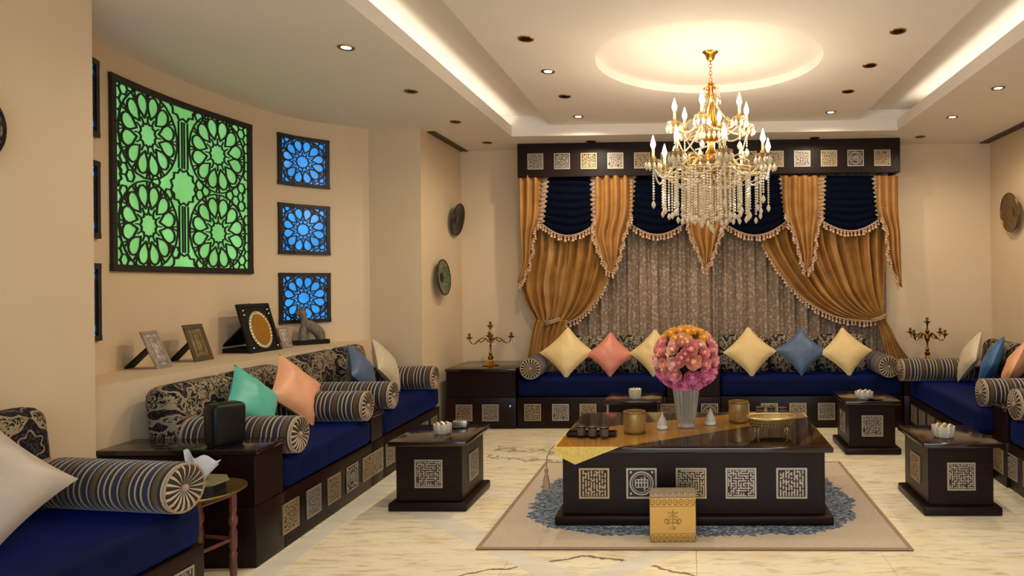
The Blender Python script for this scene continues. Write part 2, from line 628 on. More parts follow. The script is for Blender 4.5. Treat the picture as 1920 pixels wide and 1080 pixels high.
# ---- walls
niche_pts = spline([(-3.06, 3.47, 0), (-3.27, 3.56, 0), (-3.49, 3.82, 0), (-3.60, 4.08, 0), (-3.675, 4.49, 0), (-3.71, 4.9, 0), (-3.705, 5.3, 0), (-3.665, 5.76, 0),
                    (-3.56, 6.13, 0), (-3.30, 6.45, 0), (-3.10, 6.62, 0)], 80)
def strip_wall(name, pts, z0, z1, th=0.12, mat=None):
    mb = MB()
    P = [Vector((p[0], p[1])) for p in pts]
    N = len(P)
    out = []
    for i, p in enumerate(P):
        d = (P[min(N - 1, i + 1)] - P[max(0, i - 1)]).normalized()
        out.append(p + Vector((-d.y, d.x)) * th)
    v = []
    for i in range(N):
        v += [(P[i].x, P[i].y, z0), (P[i].x, P[i].y, z1), (out[i].x, out[i].y, z0), (out[i].x, out[i].y, z1)]
    f = []
    for i in range(N - 1):
        a, b = i * 4, i * 4 + 4
        f += [(a, b, b + 1, a + 1), (a + 2, a + 3, b + 3, b + 2), (a + 1, b + 1, b + 3, a + 3), (a, a + 2, b + 2, b)]
    f += [(0, 1, 3, 2), (4 * N - 4, 4 * N - 2, 4 * N - 1, 4 * N - 3)]
    mb.add(v, f)
    return mb.build(name, mat or M['wall'])
struct(strip_wall('wall_left', [(XL, YR), (XL, 3.47)], 0, ZC, 0.2), 'near left wall ending at the curved niche')
struct(strip_wall('wall_niche', niche_pts, 0, ZC, 0.1), 'curved beige niche wall holding the lattice windows')
struct(MB().box(-3.4, -2.59, 6.62, 7.9, 0, ZC).build('wall_pier', M['wall'], smooth=False), 'beige pier between the niche and the back wall')
struct(MB().box(-2.7, 3.5, YB, YB + 0.15, 0, ZC).build('wall_back', M['wall'], smooth=False), 'beige back wall behind the curtains')
struct(MB().box(XR, XR + 0.15, YR, YB + 0.1, 0, ZC).build('wall_right', M['wall'], smooth=False), 'beige right wall')
rw = MB().box(-3.3, -1.9, YR - 0.15, YR, 0, ZC).box(2.5, 3.5, YR - 0.15, YR, 0, ZC).box(-1.9, 2.5, YR - 0.15, YR, 0, 0.55).box(-1.9, 2.5, YR - 0.15, YR, 2.75, ZC)
struct(rw.build('wall_rear', M['wall'], smooth=False), 'rear wall behind the viewer, with a wide opening added for fill light')  # unseen wall; its wide opening is invented to go with the fill light
# ledge of the niche
lp = [(-3.17, 3.50), (-3.075, 6.64)] + [(p.x - 0.03, p.y) for p in reversed(niche_pts)]
struct(MB().prism(lp, 0.0, 0.945).build('trim_1', M['wall'], smooth=False), 'painted ledge running under the lattice windows')

# ---- ceiling: soffit, lip, troughs and the suspended centre panel with its round recess
TX0, TX1, TY0, TY1 = -1.815, 2.105, 3.1, 7.06
PX0, PX1 = -1.40, 1.705
ceiling = sroot('ceiling', 'tray ceiling with a round recess and hidden cove lights')
mb = MB().box(-4.3, TX0, YR - .1, 7.95, ZC, ZC + 0.02).box(TX1, 3.5, YR - .1, 7.95, ZC, ZC + 0.02)
mb.box(TX0, TX1, TY1, 7.95, ZC, ZC + 0.02).box(TX0, TX1, YR - .1, TY0, ZC, ZC + 0.02)
mb.build('soffit', M['ceil'], ceiling, smooth=False)
mb = MB().box(TX0 - 0.02, TX0, TY0, TY1, ZC + .02, ZP).box(TX1, TX1 + 0.02, TY0, TY1, ZC + .02, ZP)
mb.box(TX0 - .02, TX1 + .02, TY1, TY1 + 0.02, ZC + .02, ZP + .01).box(TX0 - .02, TX1 + .02, TY0 - 0.02, TY0, ZC + .02, ZP + .01)
mb.build('lip', M['ceil'], ceiling, smooth=False)
mb = MB().box(TX0 - 0.36, TX1 + 0.36, TY0 - .05, TY1 + .1, 3.20, 3.24)
mb.box(TX0 - 0.36, TX0 - 0.34, TY0, TY1, ZC + .02, 3.2).box(TX1 + 0.34, TX1 + 0.36, TY0, TY1, ZC + .02, 3.2)
mb.box(TX0 - .36, TX1 + .36, TY1 + .02, TY1 + .05, ZC + .02, 3.2).box(TX0 - .36, TX1 + .36, TY0 - .05, TY0 - .02, ZC + .02, 3.2)
mb.build('upper_deck', M['ceil'], ceiling, smooth=False)
RC = (0.15, 5.13)
RR = 0.83
n = 96
ring = [(RC[0] + RR * math.cos(2 * PI * i / n), RC[1] + RR * math.sin(2 * PI * i / n)) for i in range(n)]
def to_rect(x, y):
    dx, dy = x - RC[0], y - RC[1]
    k = min(((PX1 if dx > 0 else PX0) - RC[0]) / dx if abs(dx) > 1e-6 else 1e9, ((TY1 if dy > 0 else TY0) - RC[1]) / dy if abs(dy) > 1e-6 else 1e9)
    return (RC[0] + dx * k, RC[1] + dy * k)
outer = [to_rect(*p) for p in ring]
# make the nearest samples land on the corners
for cxy in ((PX0, TY0), (PX0, TY1), (PX1, TY0), (PX1, TY1)):
    j = min(range(n), key=lambda i: (outer[i][0] - cxy[0]) ** 2 + (outer[i][1] - cxy[1]) ** 2)
    outer[j] = cxy
v = [(x, y, ZP) for x, y in ring] + [(x, y, ZP) for x, y in outer] + [(x, y, ZP + 0.105) for x, y in outer] + [(x, y, ZP + 0.065) for x, y in ring]
f = []
for i in range(n):
    j = (i + 1) % n
    f += [(i, j, n + j, n + i), (n + i, n + j, 2 * n + j, 2 * n + i), (i, 3 * n + i, 3 * n + j, j)]
MB().add(v, f).build('centre_panel', M['ceil'], ceiling, ang=30)
MB().lathe([(0.001, ZP + 0.09), (RR + 0.06, ZP + 0.09)], 64, (RC[0], RC[1], 0)).lathe([(RR, ZP + .064), (RR + .06, ZP + .064), (RR + 0.06, ZP + 0.09)], 64, (RC[0], RC[1], 0)).build('recess_top', M['ceil'], ceiling, ang=30)
MB().box(TX0 - 0.10, TX0 - 0.07, TY0 + 0.1, TY1 - 0.03, ZC + 0.03, ZC + 0.045).build('light_strip', M['strip'], ceiling)
MB().box(TX1 + 0.07, TX1 + 0.10, TY0 + 0.1, TY1 - 0.45, ZC + 0.03, ZC + 0.045).build('light_strip', M['strip'], ceiling)

# ---- slot vents
def slot_vent(label, x0, x1, y0, y1):
    t = thing('slot_vent', label, 'vent', ((x0 + x1) / 2, (y0 + y1) / 2, ZC - 0.008))
    w, h = (x1 - x0) / 2, (y1 - y0) / 2
    MB().box(-w, w, -h, h, 0.002, 0.008).build('backing', M['blackmat'], t)
    for k in range(3):
        xx = -w + 0.006 + k * (2 * w - 0.012) / 2
        MB().box(xx - 0.006, xx + 0.006, -h, h, -0.004, 0.006).build('vane', M['slot'], t)
slot_vent('long slot air vent in the ceiling above the dark wall plates', -2.575, -2.50, 6.76, 7.78)
slot_vent('long slot air vent in the ceiling along the right wall', 3.22, 3.31, 5.2, 7.78)

# ---- recessed downlights
dl_ring = MB().lathe([(0.036, 0.0), (0.05, -0.004), (0.053, 0.002)], 24)
dl_ring_me = dl_ring.mesh('trim_ring', M['oldbrass'])
dl_off = MB().lathe([(0.001, 0.0005), (0.036, 0.0)], 20).mesh('lens', M['slot'])
dl_on = MB().lathe([(0.001, -0.002), (0.03, -0.001)], 20).mesh('lens', M['lamp_on'])
def downlight(x, y, z, on, label, grp):
    t = thing('downlight', label, 'ceiling light', (x, y, z - 0.003), 0, grp)
    place(dl_ring_me, 'trim_ring', t)
    place(dl_on if on else dl_off, 'lens', t)
    if on:
        light('SPOT', (x, y, z - 0.03), 15 if x < -2 else 30 if x > 2 else 58 if y < 4 else 50 if x < 0 else 28, (1.0, 0.85, 0.62), spot_size=1.75 if y < 4 else 2.95, spot_blend=0.6, shadow_soft_size=0.03)
gs, gp = 'downlights in the lower ceiling', 'downlights in the raised centre panel'
downlight(-2.17, 4.34, ZC, 1, 'lit downlight in lower ceiling nearest the green window', gs)
downlight(-2.165, 5.35, ZC, 0, 'unlit downlight second in the row beyond the lit one, near blue windows', gs)
downlight(-2.165, 6.38, ZC, 0, 'unlit downlight third in the left row, before the slot vent', gs)
downlight(-2.15, 7.34, ZC, 0, 'unlit downlight at far left corner of lower ceiling', gs)
downlight(-1.04, 7.36, ZC, 0, 'unlit downlight above left part of the dark pelmet', gs)
downlight(1.33, 7.36, ZC, 0, 'unlit downlight above right part of the dark pelmet', gs)
downlight(2.45, 5.56, ZC, 1, 'lit downlight on right lower ceiling, nearer the viewer of two', gs)
downlight(2.45, 6.52, ZC, 1, 'lit downlight on right lower ceiling, farther of two', gs)
downlight(2.44, 7.39, ZC, 0, 'unlit downlight at far right corner of lower ceiling', gs)
for k, (y, a, b) in enumerate(((4.56, 0, 0), (5.27, 1, 0), (5.98, 0, 0), (6.71, 1, 1))):
    w = ('nearest', 'second', 'third', 'farthest')[k]
    downlight(-1.07, y, ZP, a, '%s downlight, %s of four left of the chandelier in centre panel' % ('lit' if a else 'unlit', w), gp)
    downlight(1.368, y, ZP, b, '%s downlight, %s of four right of the chandelier in centre panel' % ('lit' if b else 'unlit', w), gp)

downlight(-1.07, 3.85, ZP, 1, 'added unseen downlight of centre panel left row, brightening the foreground', gp)  # this and the next are added out of view to brighten the foreground
downlight(1.368, 3.85, ZP, 1, 'added unseen downlight of centre panel right row, brightening the foreground', gp)

# ================================================================== LATTICE WINDOWS on the curved wall
alen = [0.0]
for a, b in zip(niche_pts, niche_pts[1:]):
    alen.append(alen[-1] + (b - a).length)
def on_curve(sv):
    for i in range(len(alen) - 1):
        if alen[i + 1] >= sv or i == len(alen) - 2:
            k = (sv - alen[i]) / (alen[i + 1] - alen[i])
            p = niche_pts[i].lerp(niche_pts[i + 1], k)
            d = (niche_pts[i + 1] - niche_pts[i]).normalized()
            return p, Vector((d.y, -d.x, 0))
def s_of_y(y):
    for i in range(len(alen) - 1):
        if niche_pts[i + 1].y >= y:
            k = (y - niche_pts[i].y) / (niche_pts[i + 1].y - niche_pts[i].y)
            return alen[i] + k * (alen[i + 1] - alen[i])
class Panel:
    def __init__(s, s0, W, z0, H):
        s.s0, s.W, s.z0, s.H = s0, W, z0, H
    def P(s, u, v, nn):
        p, nr = on_curve(s.s0 + u)
        q = p + nr * nn
        return (q.x, q.y, s.z0 + v)
    def bar(s, mb, a, b, w, n0, n1):
        d = Vector((b[0] - a[0], b[1] - a[1]))
        L = d.length
        if L < 1e-5:
            return
        d /= L
        k = Vector((-d.y, d.x)) * (w / 2)
        m = max(1, int(L / 0.12))
        for i in range(m):
            p = Vector(a) + d * (L * i / m - 0.003)
            q = Vector(a) + d * (L * (i + 1) / m + 0.003)
            vs = [(p + k), (q + k), (q - k), (p - k)]
            vv = [s.P(x.x, x.y, n0) for x in vs] + [s.P(x.x, x.y, n1) for x in vs]
            mb.add(vv, [(4, 5, 6, 7), (0, 1, 5, 4), (2, 3, 7, 6), (1, 2, 6, 5), (3, 0, 4, 7)])
    def poly(s, mb, pts, w, closed=True, m=0.01):
        N = len(pts)
        cl = lambda p: (min(max(p[0], m), s.W - m), min(max(p[1], m), s.H - m))
        for i in range(N if closed else N - 1):
            a, b = cl(pts[i]), cl(pts[(i + 1) % N])
            if (a[0] == b[0] and a[0] in (m, s.W - m)) or (a[1] == b[1] and a[1] in (m, s.H - m)):
                continue
            s.bar(mb, a, b, w, 0.006, 0.015)
def rosette(pn, mb, c, R, w, ring=True):
    def pt(r, a, lat=0.0):
        return (c[0] + R * (r * math.cos(a) - lat * math.sin(a)), c[1] + R * (r * math.sin(a) + lat * math.cos(a)))
    pn.poly(mb, [pt(0.25 if i % 2 else 0.30, i * PI / 12) for i in range(24)], w * 0.9)
    half = [(0.60, 0.150), (0.72, 0.185), (0.82, 0.175), (0.90, 0.12), (0.945, 0.05)]
    for k in range(12):
        a = k * PI / 6 + PI / 12
        pn.poly(mb, [pt(0.40, a)] + [pt(r, a, q) for r, q in half] + [pt(r, a, -q) for r, q in reversed(half)], w)
        b = k * PI / 6
        pn.poly(mb, [pt(0.30, b), pt(0.44, b)], w * 0.7, False)
        pn.poly(mb, [pt(0.80, b), pt(1.03, b - 0.06)], w * 0.8, False)
        pn.poly(mb, [pt(0.80, b), pt(1.03, b + 0.06)], w * 0.8, False)
    if ring:
        pn.poly(mb, [pt(1.04, i * PI / 12 + PI / 24) for i in range(24)], w * 0.9)
def star(pn, mb, c, R, w, n=12):
    pn.poly(mb, [(c[0] + R * (1 if i % 2 else 0.84) * math.cos(i * PI / n), c[1] + R * (1 if i % 2 else 0.84) * math.sin(i * PI / n)) for i in range(2 * n)], w)
def filler(pn, mb, avoid, r, w, skip):
    # small hexagon cells wherever the big stars leave the field open
    ny = int(pn.H / (r * 1.72)) + 2
    nx = int(pn.W / (r * 1.5)) + 2
    for i in range(nx):
        for j in range(ny):
            x, y = i * r * 1.5, (j + 0.5 * (i % 2)) * r * 1.72
            if x > pn.W or y > pn.H or skip(x, y):
                continue
            if all(math.hypot(x - a, y - b) > q + r * 0.55 for a, b, q in avoid):
                pn.poly(mb, [(x + r * math.cos(k * PI / 3), y + r * math.sin(k * PI / 3)) for k in range(6)], w)
wood_l = plain('lattice_wood', (24, 15, 12), 0.45)
def lattice_window(idx, label, s0, W, z0, H, pane_mat, big):
    pn = Panel(s0, W, z0, H)
    root = sroot('window_%d' % idx, label)
    fw = 0.045 if big else 0.034
    mb = MB()
    for a, b in (((0, fw / 2), (W, fw / 2)), ((0, H - fw / 2), (W, H - fw / 2)), ((fw / 2, fw), (fw / 2, H - fw)), ((W - fw / 2, fw), (W - fw / 2, H - fw))):
        pn.bar(mb, a, b, fw, 0.001, 0.022)
    mb.build('frame', wood_l, root, smooth=False)
    mb = MB()
    m = 24
    for i in range(m):
        u0, u1 = fw * 0.5 + (W - fw) * i / m, fw * 0.5 + (W - fw) * (i + 1) / m
        mb.add([pn.P(u0, fw / 2, 0.004), pn.P(u1, fw / 2, 0.004), pn.P(u1, H - fw / 2, 0.004), pn.P(u0, H - fw / 2, 0.004)], [(0, 1, 2, 3)])
    mb.build('glass_pane', pane_mat, root)
    mb = MB()
    if big:
        w = 0.0112
        R = 0.288
        dx, dy = W * 0.245, H * 0.245
        cx, cy = W / 2, H / 2
        cents = [(cx + sx * dx, cy + sy * dy) for sx in (-1, 1) for sy in (-1, 1)]
        stars = [(cx, cy, 0.135), (cx, cy + H / 2, 0.145), (cx, cy - H / 2, 0.145), (cx - W / 2, cy, 0.11), (cx + W / 2, cy, 0.11)]
        for c in cents:
            rosette(pn, mb, c, R, w)
        for x, y, r in stars:
            star(pn, mb, (x, y), r, w, 12)
        for sy in (-1, 1):
            for off in (-0.046, -0.012, 0.012, 0.046):
                pn.poly(mb, [(cx + off, cy + sy * 0.14), (cx + off, cy + sy * (H * 0.5 - 0.15))], w * 0.8, False)
        filler(pn, mb, [(c[0], c[1], R * 1.0) for c in cents] + stars, 0.043, w * 0.85, lambda x, y: abs(x - cx) < 0.06)
    else:
        w = 0.0105
        rosette(pn, mb, (W / 2, H / 2), min(W, H) * 0.45, w, True)
        filler(pn, mb, [(W / 2, H / 2, min(W, H) * 0.45)], 0.030, w * 0.9, lambda x, y: False)
    mb.build('lattice', wood_l, root, smooth=False)
sg = s_of_y(4.235)
lattice_window(1, 'large green backlit window with four dark wooden star rosettes', sg, s_of_y(5.70) - sg, 1.575, 1.25, M['green'], True)
sb = s_of_y(5.985)
names = ('topmost of three square blue lattice windows right of the green one', 'middle of three square blue lattice windows right of the green one', 'lowest square blue lattice window, behind the grey sculpture')
names2 = ('topmost sliver of a blue lattice window beside the near wall edge', 'middle sliver of a blue lattice window beside the near wall edge', 'lowest sliver of a blue lattice window beside the near wall edge')
sl = s_of_y(4.115) - 0.46
for k, z in enumerate((2.37, 1.755, 1.135)):
    lattice_window(2 + k, names[k], sb, 0.475, z, 0.455, M['bluepane'], False)
    lattice_window(5 + k, names2[k], sl, 0.46, z + 0.015, 0.47, M['bluepane'], False)

# ================================================================== PEWTER TILES (shared relief meshes)
def tile_mesh(seed, mat, style):
    rnd = random.Random(seed)
    mb = MB()
    S = 0.5
    mb.box(-S, S, -0.02, 0, -S, S)
    mb.cur = 1
    fr = 0.06
    for x0, x1, z0, z1 in ((-S, S, S - fr, S), (-S, S, -S, -S + fr), (-S, -S + fr, -S + fr, S - fr), (S - fr, S, -S + fr, S - fr)):
        mb.box(x0, x1, -0.06, 0, z0, z1)
    a = S - fr - 0.02
    if style == 'maze':
        N = 11
        cs = 2 * a / (2 * N - 1)
        seen = {(0, 0)}
        stack = [(0, 0)]
        cells = {(0, 0)}
        while stack:
            x, y = stack[-1]
            opts = [(x + dx, y + dy, dx, dy) for dx, dy in ((1, 0), (-1, 0), (0, 1), (0, -1)) if 0 <= x + dx < N and 0 <= y + dy < N and (x + dx, y + dy) not in seen]
            if not opts or rnd.random() < 0.12:
                stack.pop()
                continue
            nx, ny, dx, dy = rnd.choice(opts)
            seen.add((nx, ny))
            cells.add((2 * x + dx, 2 * y + dy))
            cells.add((2 * nx, 2 * ny))
            stack.append((nx, ny))
        for (x, y) in cells:
            k = cs * 0.5
            px, pz = -a + cs * (x + 0.5), -a + cs * (y + 0.5)
            mb.box(px - k, px + k, -0.055, -0.01, pz - k, pz + k)
    elif style == 'flower':
        for R, hw in ((0.37, 0.024), (0.30, 0.012)):
            for k in range(32):
                a0, a1 = 2 * PI * k / 32, 2 * PI * (k + 1) / 32
                mb.add([((R + q) * math.cos(t_), yy, (R + q) * math.sin(t_)) for yy in (-0.055, -0.005) for t_, q in ((a0, -hw), (a1, -hw), (a1, hw), (a0, hw))], [(0, 1, 2, 3), (0, 1, 5, 4), (2, 3, 7, 6)])
        for k in range(5):
            x = -0.2 + k * 0.1
            hh = math.sqrt(0.27 ** 2 - x * x)
            mb.box(x - 0.022, x + 0.022, -0.055, -0.01, -hh * rnd.uniform(0.3, 1), hh * rnd.uniform(0.5, 1))
        for zz in (-0.13, 0.02, 0.12):
            mb.box(-0.2, 0.2, -0.05, -0.01, zz - 0.016, zz + 0.016)
        for sx in (-1, 1):
            for sz in (-1, 1):
                mb.ball((sx * 0.35, -0.015, sz * 0.35), 0.06, 6, 4)
    else:
        for k in range(9):
            x = -a + 0.06 + k * (2 * a - 0.12) / 8
            z = -a
            while z < a - 0.06:
                h = rnd.uniform(0.06, 0.24)
                mb.box(x - 0.024, x + 0.024, -0.055, -0.01, z, min(a, z + h))
                z += h + 0.045
            if k < 8:
                for q in range(2):
                    zz = rnd.uniform(-a, a - 0.05)
                    mb.box(x, x + 0.1, -0.05, -0.01, zz, zz + 0.04)
    return mb.mesh('tile', [M['tileback'], mat], smooth=False)
TILES = [tile_mesh(i, (M['pewter'], M['bronze'])[i % 2], ('maze', 'maze', 'script', 'maze', 'flower', 'script', 'maze', 'maze')[i]) for i in range(8)]
_tc = [0]
def tile(parent, x, y, z, size, rotz=0.0, which=None):
    _tc[0] += 1
    o = place(TILES[(which if which is not None else _tc[0] * 3 + _tc[0] // 8) % 8], 'tile', parent, (x, y, z), (0, 0, rotz))
    o.scale = (size, size * 0.8, size)
    return o

# ================================================================== SOFAS
def back_cushion(w, h, d, r=0.075):
    mb = MB().rbox(-w / 2, w / 2, 0, d, 0, h, r, 4)
    return mb
def make_sofa(label, loc, rot, L, D, tiles_x, backs, group, base_h=0.318, seat_h=0.505):
    t = thing('majlis_sofa', label, 'sofa', loc, rot, group)
    MB().rbox(0, L, 0, D, 0.0, base_h, 0.006, 2).build('base', M['wood'], t)
    for x in tiles_x:
        tile(t, x, 0.0, 0.165, 0.17)
    mb = MB().rbox(0.006, L - 0.006, -0.004, D - 0.02, base_h + 0.001, seat_h, 0.045, 4)
    mb.build('seat_cushion', M['velvet'], t)
    for (x0, x1, y0, h) in backs:
        o = back_cushion(x1 - x0, h, 0.2).build('back_cushion', M['damask'], t)
        o.location = ((x0 + x1) / 2, y0, seat_h - 0.01)
        o.rotation_euler = (math.radians(-7), 0, 0)
    return t
RL = PI / 2 + 0.04
def left_pt(d, dep=0.0):      # along the left run, depth behind its front
    return (-2.275 - math.sin(0.04) * d - math.cos(0.04) * dep, 3.55 + math.cos(0.04) * d - math.sin(0.04) * dep)
gsf = 'navy majlis sofas around the room'
def lsofa(label, d0, d1, tx, backs):
    p = left_pt(d0)
    return make_sofa(label, (p[0], p[1], 0), RL, d1 - d0, 0.81, [x - d0 for x in tx], backs, gsf)
lsofa('navy velvet sofa beside the black speaker, teal and peach cushions on it', 0.28, 1.44, [0.33, 0.59, 0.85, 1.11, 1.36], [(0.01, 0.57, 0.58, 0.43), (0.58, 1.15, 0.58, 0.43)])
lsofa('navy velvet sofa in the niche beyond the first one, blue-grey cushion on it', 1.66, 2.98, [1.77, 2.03, 2.29, 2.55, 2.81], [(0.01, 0.66, 0.58, 0.45), (0.67, 1.2, 0.58, 0.45)])
make_sofa('navy velvet sofa in the near left corner with a pearl cushion', (-2.2, 1.3, 0), PI / 2, 1.76, 0.84, [0.25, 0.52, 0.79, 1.06, 1.33, 1.6], [(0.02, 0.86, 0.6, 0.47), (0.87, 1.72, 0.6, 0.47)], gsf)
make_sofa('navy velvet back sofa left of the flowers, coral cushion on it', (-1.77, 7.0, 0), 0, 1.52, 0.68, [0.16, 0.445, 0.725, 1.0, 1.28], [(0.40, 0.95, 0.40, 0.42), (0.96, 1.51, 0.40, 0.42)], gsf)
make_sofa('navy velvet back sofa right of the flowers, slate blue cushion on it', (0.30, 7.0, 0), 0, 1.82, 0.68, [0.2, 0.485, 0.77, 1.055, 1.34, 1.62], [(0.01, 0.54, 0.40, 0.42), (0.55, 1.05, 0.40, 0.42), (1.06, 1.58, 0.40, 0.42)], gsf)
RX = -PI / 2 - 0.03
def right_pt(d, dep=0.0):
    return (2.175 + 0.03 * d + dep, 6.98 - d + 0.03 * dep)
p = right_pt(0.0)
make_sofa('navy velvet sofa along right wall, far one with ivory and blue cushions', (p[0], p[1], 0), RX, 1.76, 1.0, [0.16, 0.42, 0.68, 0.94, 1.2, 1.46], [(0.24, 1.0, 0.56, 0.43), (1.01, 1.74, 0.56, 0.43)], gsf)
p = right_pt(2.02)
make_sofa('navy velvet sofa at right edge, nearest of those on the right', (p[0], p[1], 0), RX, 1.7, 1.0, [0.06, 0.32, 0.58, 0.84, 1.1, 1.36, 1.6], [(0.2, 0.95, 0.56, 0.43), (0.96, 1.68, 0.56, 0.43)], gsf)

# ---- cabinets between the sofas
def cabinet(label, loc, rot, L, D, H, tiles_x, knob=None, base=0.318, side=False):
    t = thing('wood_cabinet', label, 'cabinet', loc, rot, 'dark wood cabinets between the sofas')
    MB().rbox(0, L, 0, D, 0.0, base, 0.005, 2).build('base', M['wood'], t)
    MB().rbox(0.004, L - 0.004, 0.006, D, base + 0.001, H - 0.032, 0.004, 1).build('body', M['wood'], t)
    MB().rbox(-0.004, L + 0.004, -0.008, D + 0.004, H - 0.03, H, 0.006, 2).build('top', M['woodtop'], t)
    for x in tiles_x:
        tile(t, x, 0.0, 0.165, 0.17)
    if knob:
        MB().lathe([(0.001, -0.03), (0.012, -0.026), (0.014, -0.018), (0.006, -0.01), (0.006, 0.0)], 12, (knob[0], 0.0, knob[1]), 'y').build('knob', M['silver'], t)
    return t
p = left_pt(0.0)
cabinet('dark wood end cabinet at near end of niche sofas, speaker on it', (p[0], p[1], 0), RL, 0.275, 0.83, 0.622, [], None)
p = left_pt(1.445)
cabinet('dark wood divider cabinet between the two niche sofas', (p[0], p[1], 0), RL, 0.21, 0.80, 0.53, [0.1])
cabinet('dark wood corner cabinet under the left candelabra', (-2.50, 6.99, 0), 0, 0.72, 0.72, 0.612, [0.19, 0.46], (0.665, 0.235))
cabinet('dark wood cabinet behind the flowers between the two back sofas', (-0.245, 6.99, 0), 0, 0.54, 0.68, 0.63, [0.02, 0.43])
cabinet('dark wood corner cabinet under the right candelabra', (2.13, 7.0, 0), 0, 1.15, 0.72, 0.612, [])
p = right_pt(1.765)
cabinet('dark wood divider cabinet between the two right wall sofas', (p[0], p[1], 0), RX, 0.25, 0.98, 0.56, [0.12])

# ---- bolsters
R_B = 0.106
def bolster_prof(L):
    prof = []
    N = int(L / 0.005)
    for i in range(N + 1):
        x = L * i / N
        rib = 0.5 + 0.5 * math.cos(2 * PI * x / 0.03)
        e = min(x, L - x)
        rr = R_B * (1 - 0.10 * max(0, 1 - e / 0.03) ** 2) + 0.003 * rib
        prof.append((rr, x))
    return prof
_bol = {}
def bolster(label, loc, rot, L):
    t = thing('bolster', label, 'bolster', loc, rot, 'striped bolsters on the sofas')
    if L not in _bol:
        mb = MB().lathe(bolster_prof(L), 28, (0, 0, 0), 'x')
        body = mb.mesh('cover', M['stripe'])
        mb = MB()
        nn = 72
        prof = [(0.001, 0.004), (0.03, -0.002), (0.06, -0.008), (0.085, -0.008), (R_B * 0.94, 0.002)]
        v = []
        for r, h in prof:
            for i in range(nn):
                a = 2 * PI * i / nn
                pl = 0.5 + 0.5 * math.cos(a * 18)
                v.append((h - 0.005 * pl * min(1, r / 0.05), r * math.cos(a), r * math.sin(a)))
        f = [(k * nn + i, k * nn + (i + 1) % nn, (k + 1) * nn + (i + 1) % nn, (k + 1) * nn + i) for k in range(len(prof) - 1) for i in range(nn)]
        cap = mb.add(v, f).mesh('end_cap', M['pleat'])
        mb = MB().ball((0, 0, 0), 0.017, 10, 6)
        btn = mb.mesh('button', M['cord'])
        mb = MB().tube([(0, R_B * 0.95 * math.cos(2 * PI * i / 40), R_B * 0.95 * math.sin(2 * PI * i / 40)) for i in range(40)], 0.006, 6, True)
        pip = mb.mesh('piping', M['cord'])
        _bol[L] = (body, cap, btn, pip)
    body, cap, btn, pip = _bol[L]
    place(body, 'cover', t)
    for x, rz in ((0.0, 0), (L, PI)):
        c = place(cap, 'end_cap', t, (x, 0, 0), (0, 0, rz))
        place(btn, 'button', c, (-0.002, 0, 0))
        place(pip, 'piping', t, (x, 0, 0))
    return t
ZB = 0.505 + R_B + 0.001
def lbol(label, d, L=0.62):
    p = left_pt(d, -0.02)
    return bolster(label, (p[0], p[1], ZB), PI + 0.04, L)
lbol('striped bolster behind the black speaker, below the teal cushion', 0.40)
lbol('striped bolster in front of the peach cushion, nearer of the adjoining two', 1.325)
lbol('striped bolster just beyond the gap between the two niche sofas', 1.80)
lbol('striped bolster at far end of the niche sofas beside the pier', 2.80)
bolster('large striped bolster in near left corner beside the pearl cushion', (-2.17, 2.90, ZB), PI - 0.13, 0.66)
bolster('bolster end-on at left end of back sofa beside corner cabinet', (-1.62, 6.95, ZB), PI / 2, 0.56)
bolster('bolster end-on at right end of back sofa', (1.97, 6.95, ZB), PI / 2, 0.56)
p = right_pt(0.25, -0.17)
bolster('striped bolster at far end of right sofa below the right candelabra', (p[0], p[1], ZB), 0, 0.66)
p = right_pt(1.64, -0.02)
bolster('striped bolster on right sofa before the blue and peach cushions', (p[0], p[1], ZB), 0, 0.66)
p = right_pt(2.15, -0.02)
bolster('striped bolster cut by right edge of the photo, nearest on right', (p[0], p[1], ZB), 0, 0.66)

# ---- throw cushions
def pillow_mesh(s, th, mat, seed):
    rnd = random.Random(seed)
    mb = MB()
    N = 16
    ox, oz = rnd.uniform(0, 50), rnd.uniform(0, 50)
    for sg in (-1, 1):
        def fn(a, b, sg=sg):
            u, v = 2 * a - 1, 2 * b - 1
            x = s * u * (1 - 0.10 * (1 - v * v)) 
            z = s * v * (1 - 0.10 * (1 - u * u))
            k = max(0, (1 - u * u) * (1 - v * v))
            y = th * k ** 0.5
            y *= 1 + 0.14 * noise.noise((x * 9 + ox, z * 9 + oz, sg))
            y += 0.006 * noise.noise((x * 22 + ox, z * 22, sg)) * min(1, k * 5)
            return (x, sg * y, z)
        mb.grid(fn, N, N)
    return mb.mesh('throw_cushion', mat, ang=75)
def pillow(label, mat, loc, rotz, s=0.2, lean=20, spin=45, th=0.07, seed=0):
    o = place(pillow_mesh(s, th, mat, seed), 'throw_cushion')
    o.matrix_world = Matrix.Translation(loc) @ Matrix.Rotation(rotz, 4, 'Z') @ Matrix.Rotation(math.radians(-lean), 4, 'X') @ Matrix.Rotation(math.radians(spin), 4, 'Y')
    return tag(o, label, 'cushion', 'satin throw cushions on the sofas')
def bp(u, Y=7.18):
    return at(u, 668, Y).x
pillow('cream satin cushion at left end of the back sofa, by the drape', M['cream'], (bp(1062), 7.22, 0.75), 0.05, 0.205, 22, 45, 0.075, 1)
pillow('coral satin cushion on back sofa between two cream ones', M['coral'], (bp(1143), 7.24, 0.725), 0.15, 0.18, 22, 47, 0.07, 2)
pillow('cream satin cushion half hidden behind the flowers', M['cream'], (bp(1226), 7.23, 0.74), -0.1, 0.19, 22, 44, 0.07, 3)
pillow('cream satin cushion just right of the flowers on back sofa', M['cream'], (bp(1407), 7.23, 0.745), 0.05, 0.20, 22, 44, 0.075, 4)
pillow('slate blue satin cushion on back sofa between two cream ones', M['slate'], (bp(1504), 7.24, 0.745), 0.0, 0.19, 22, 48, 0.07, 5)
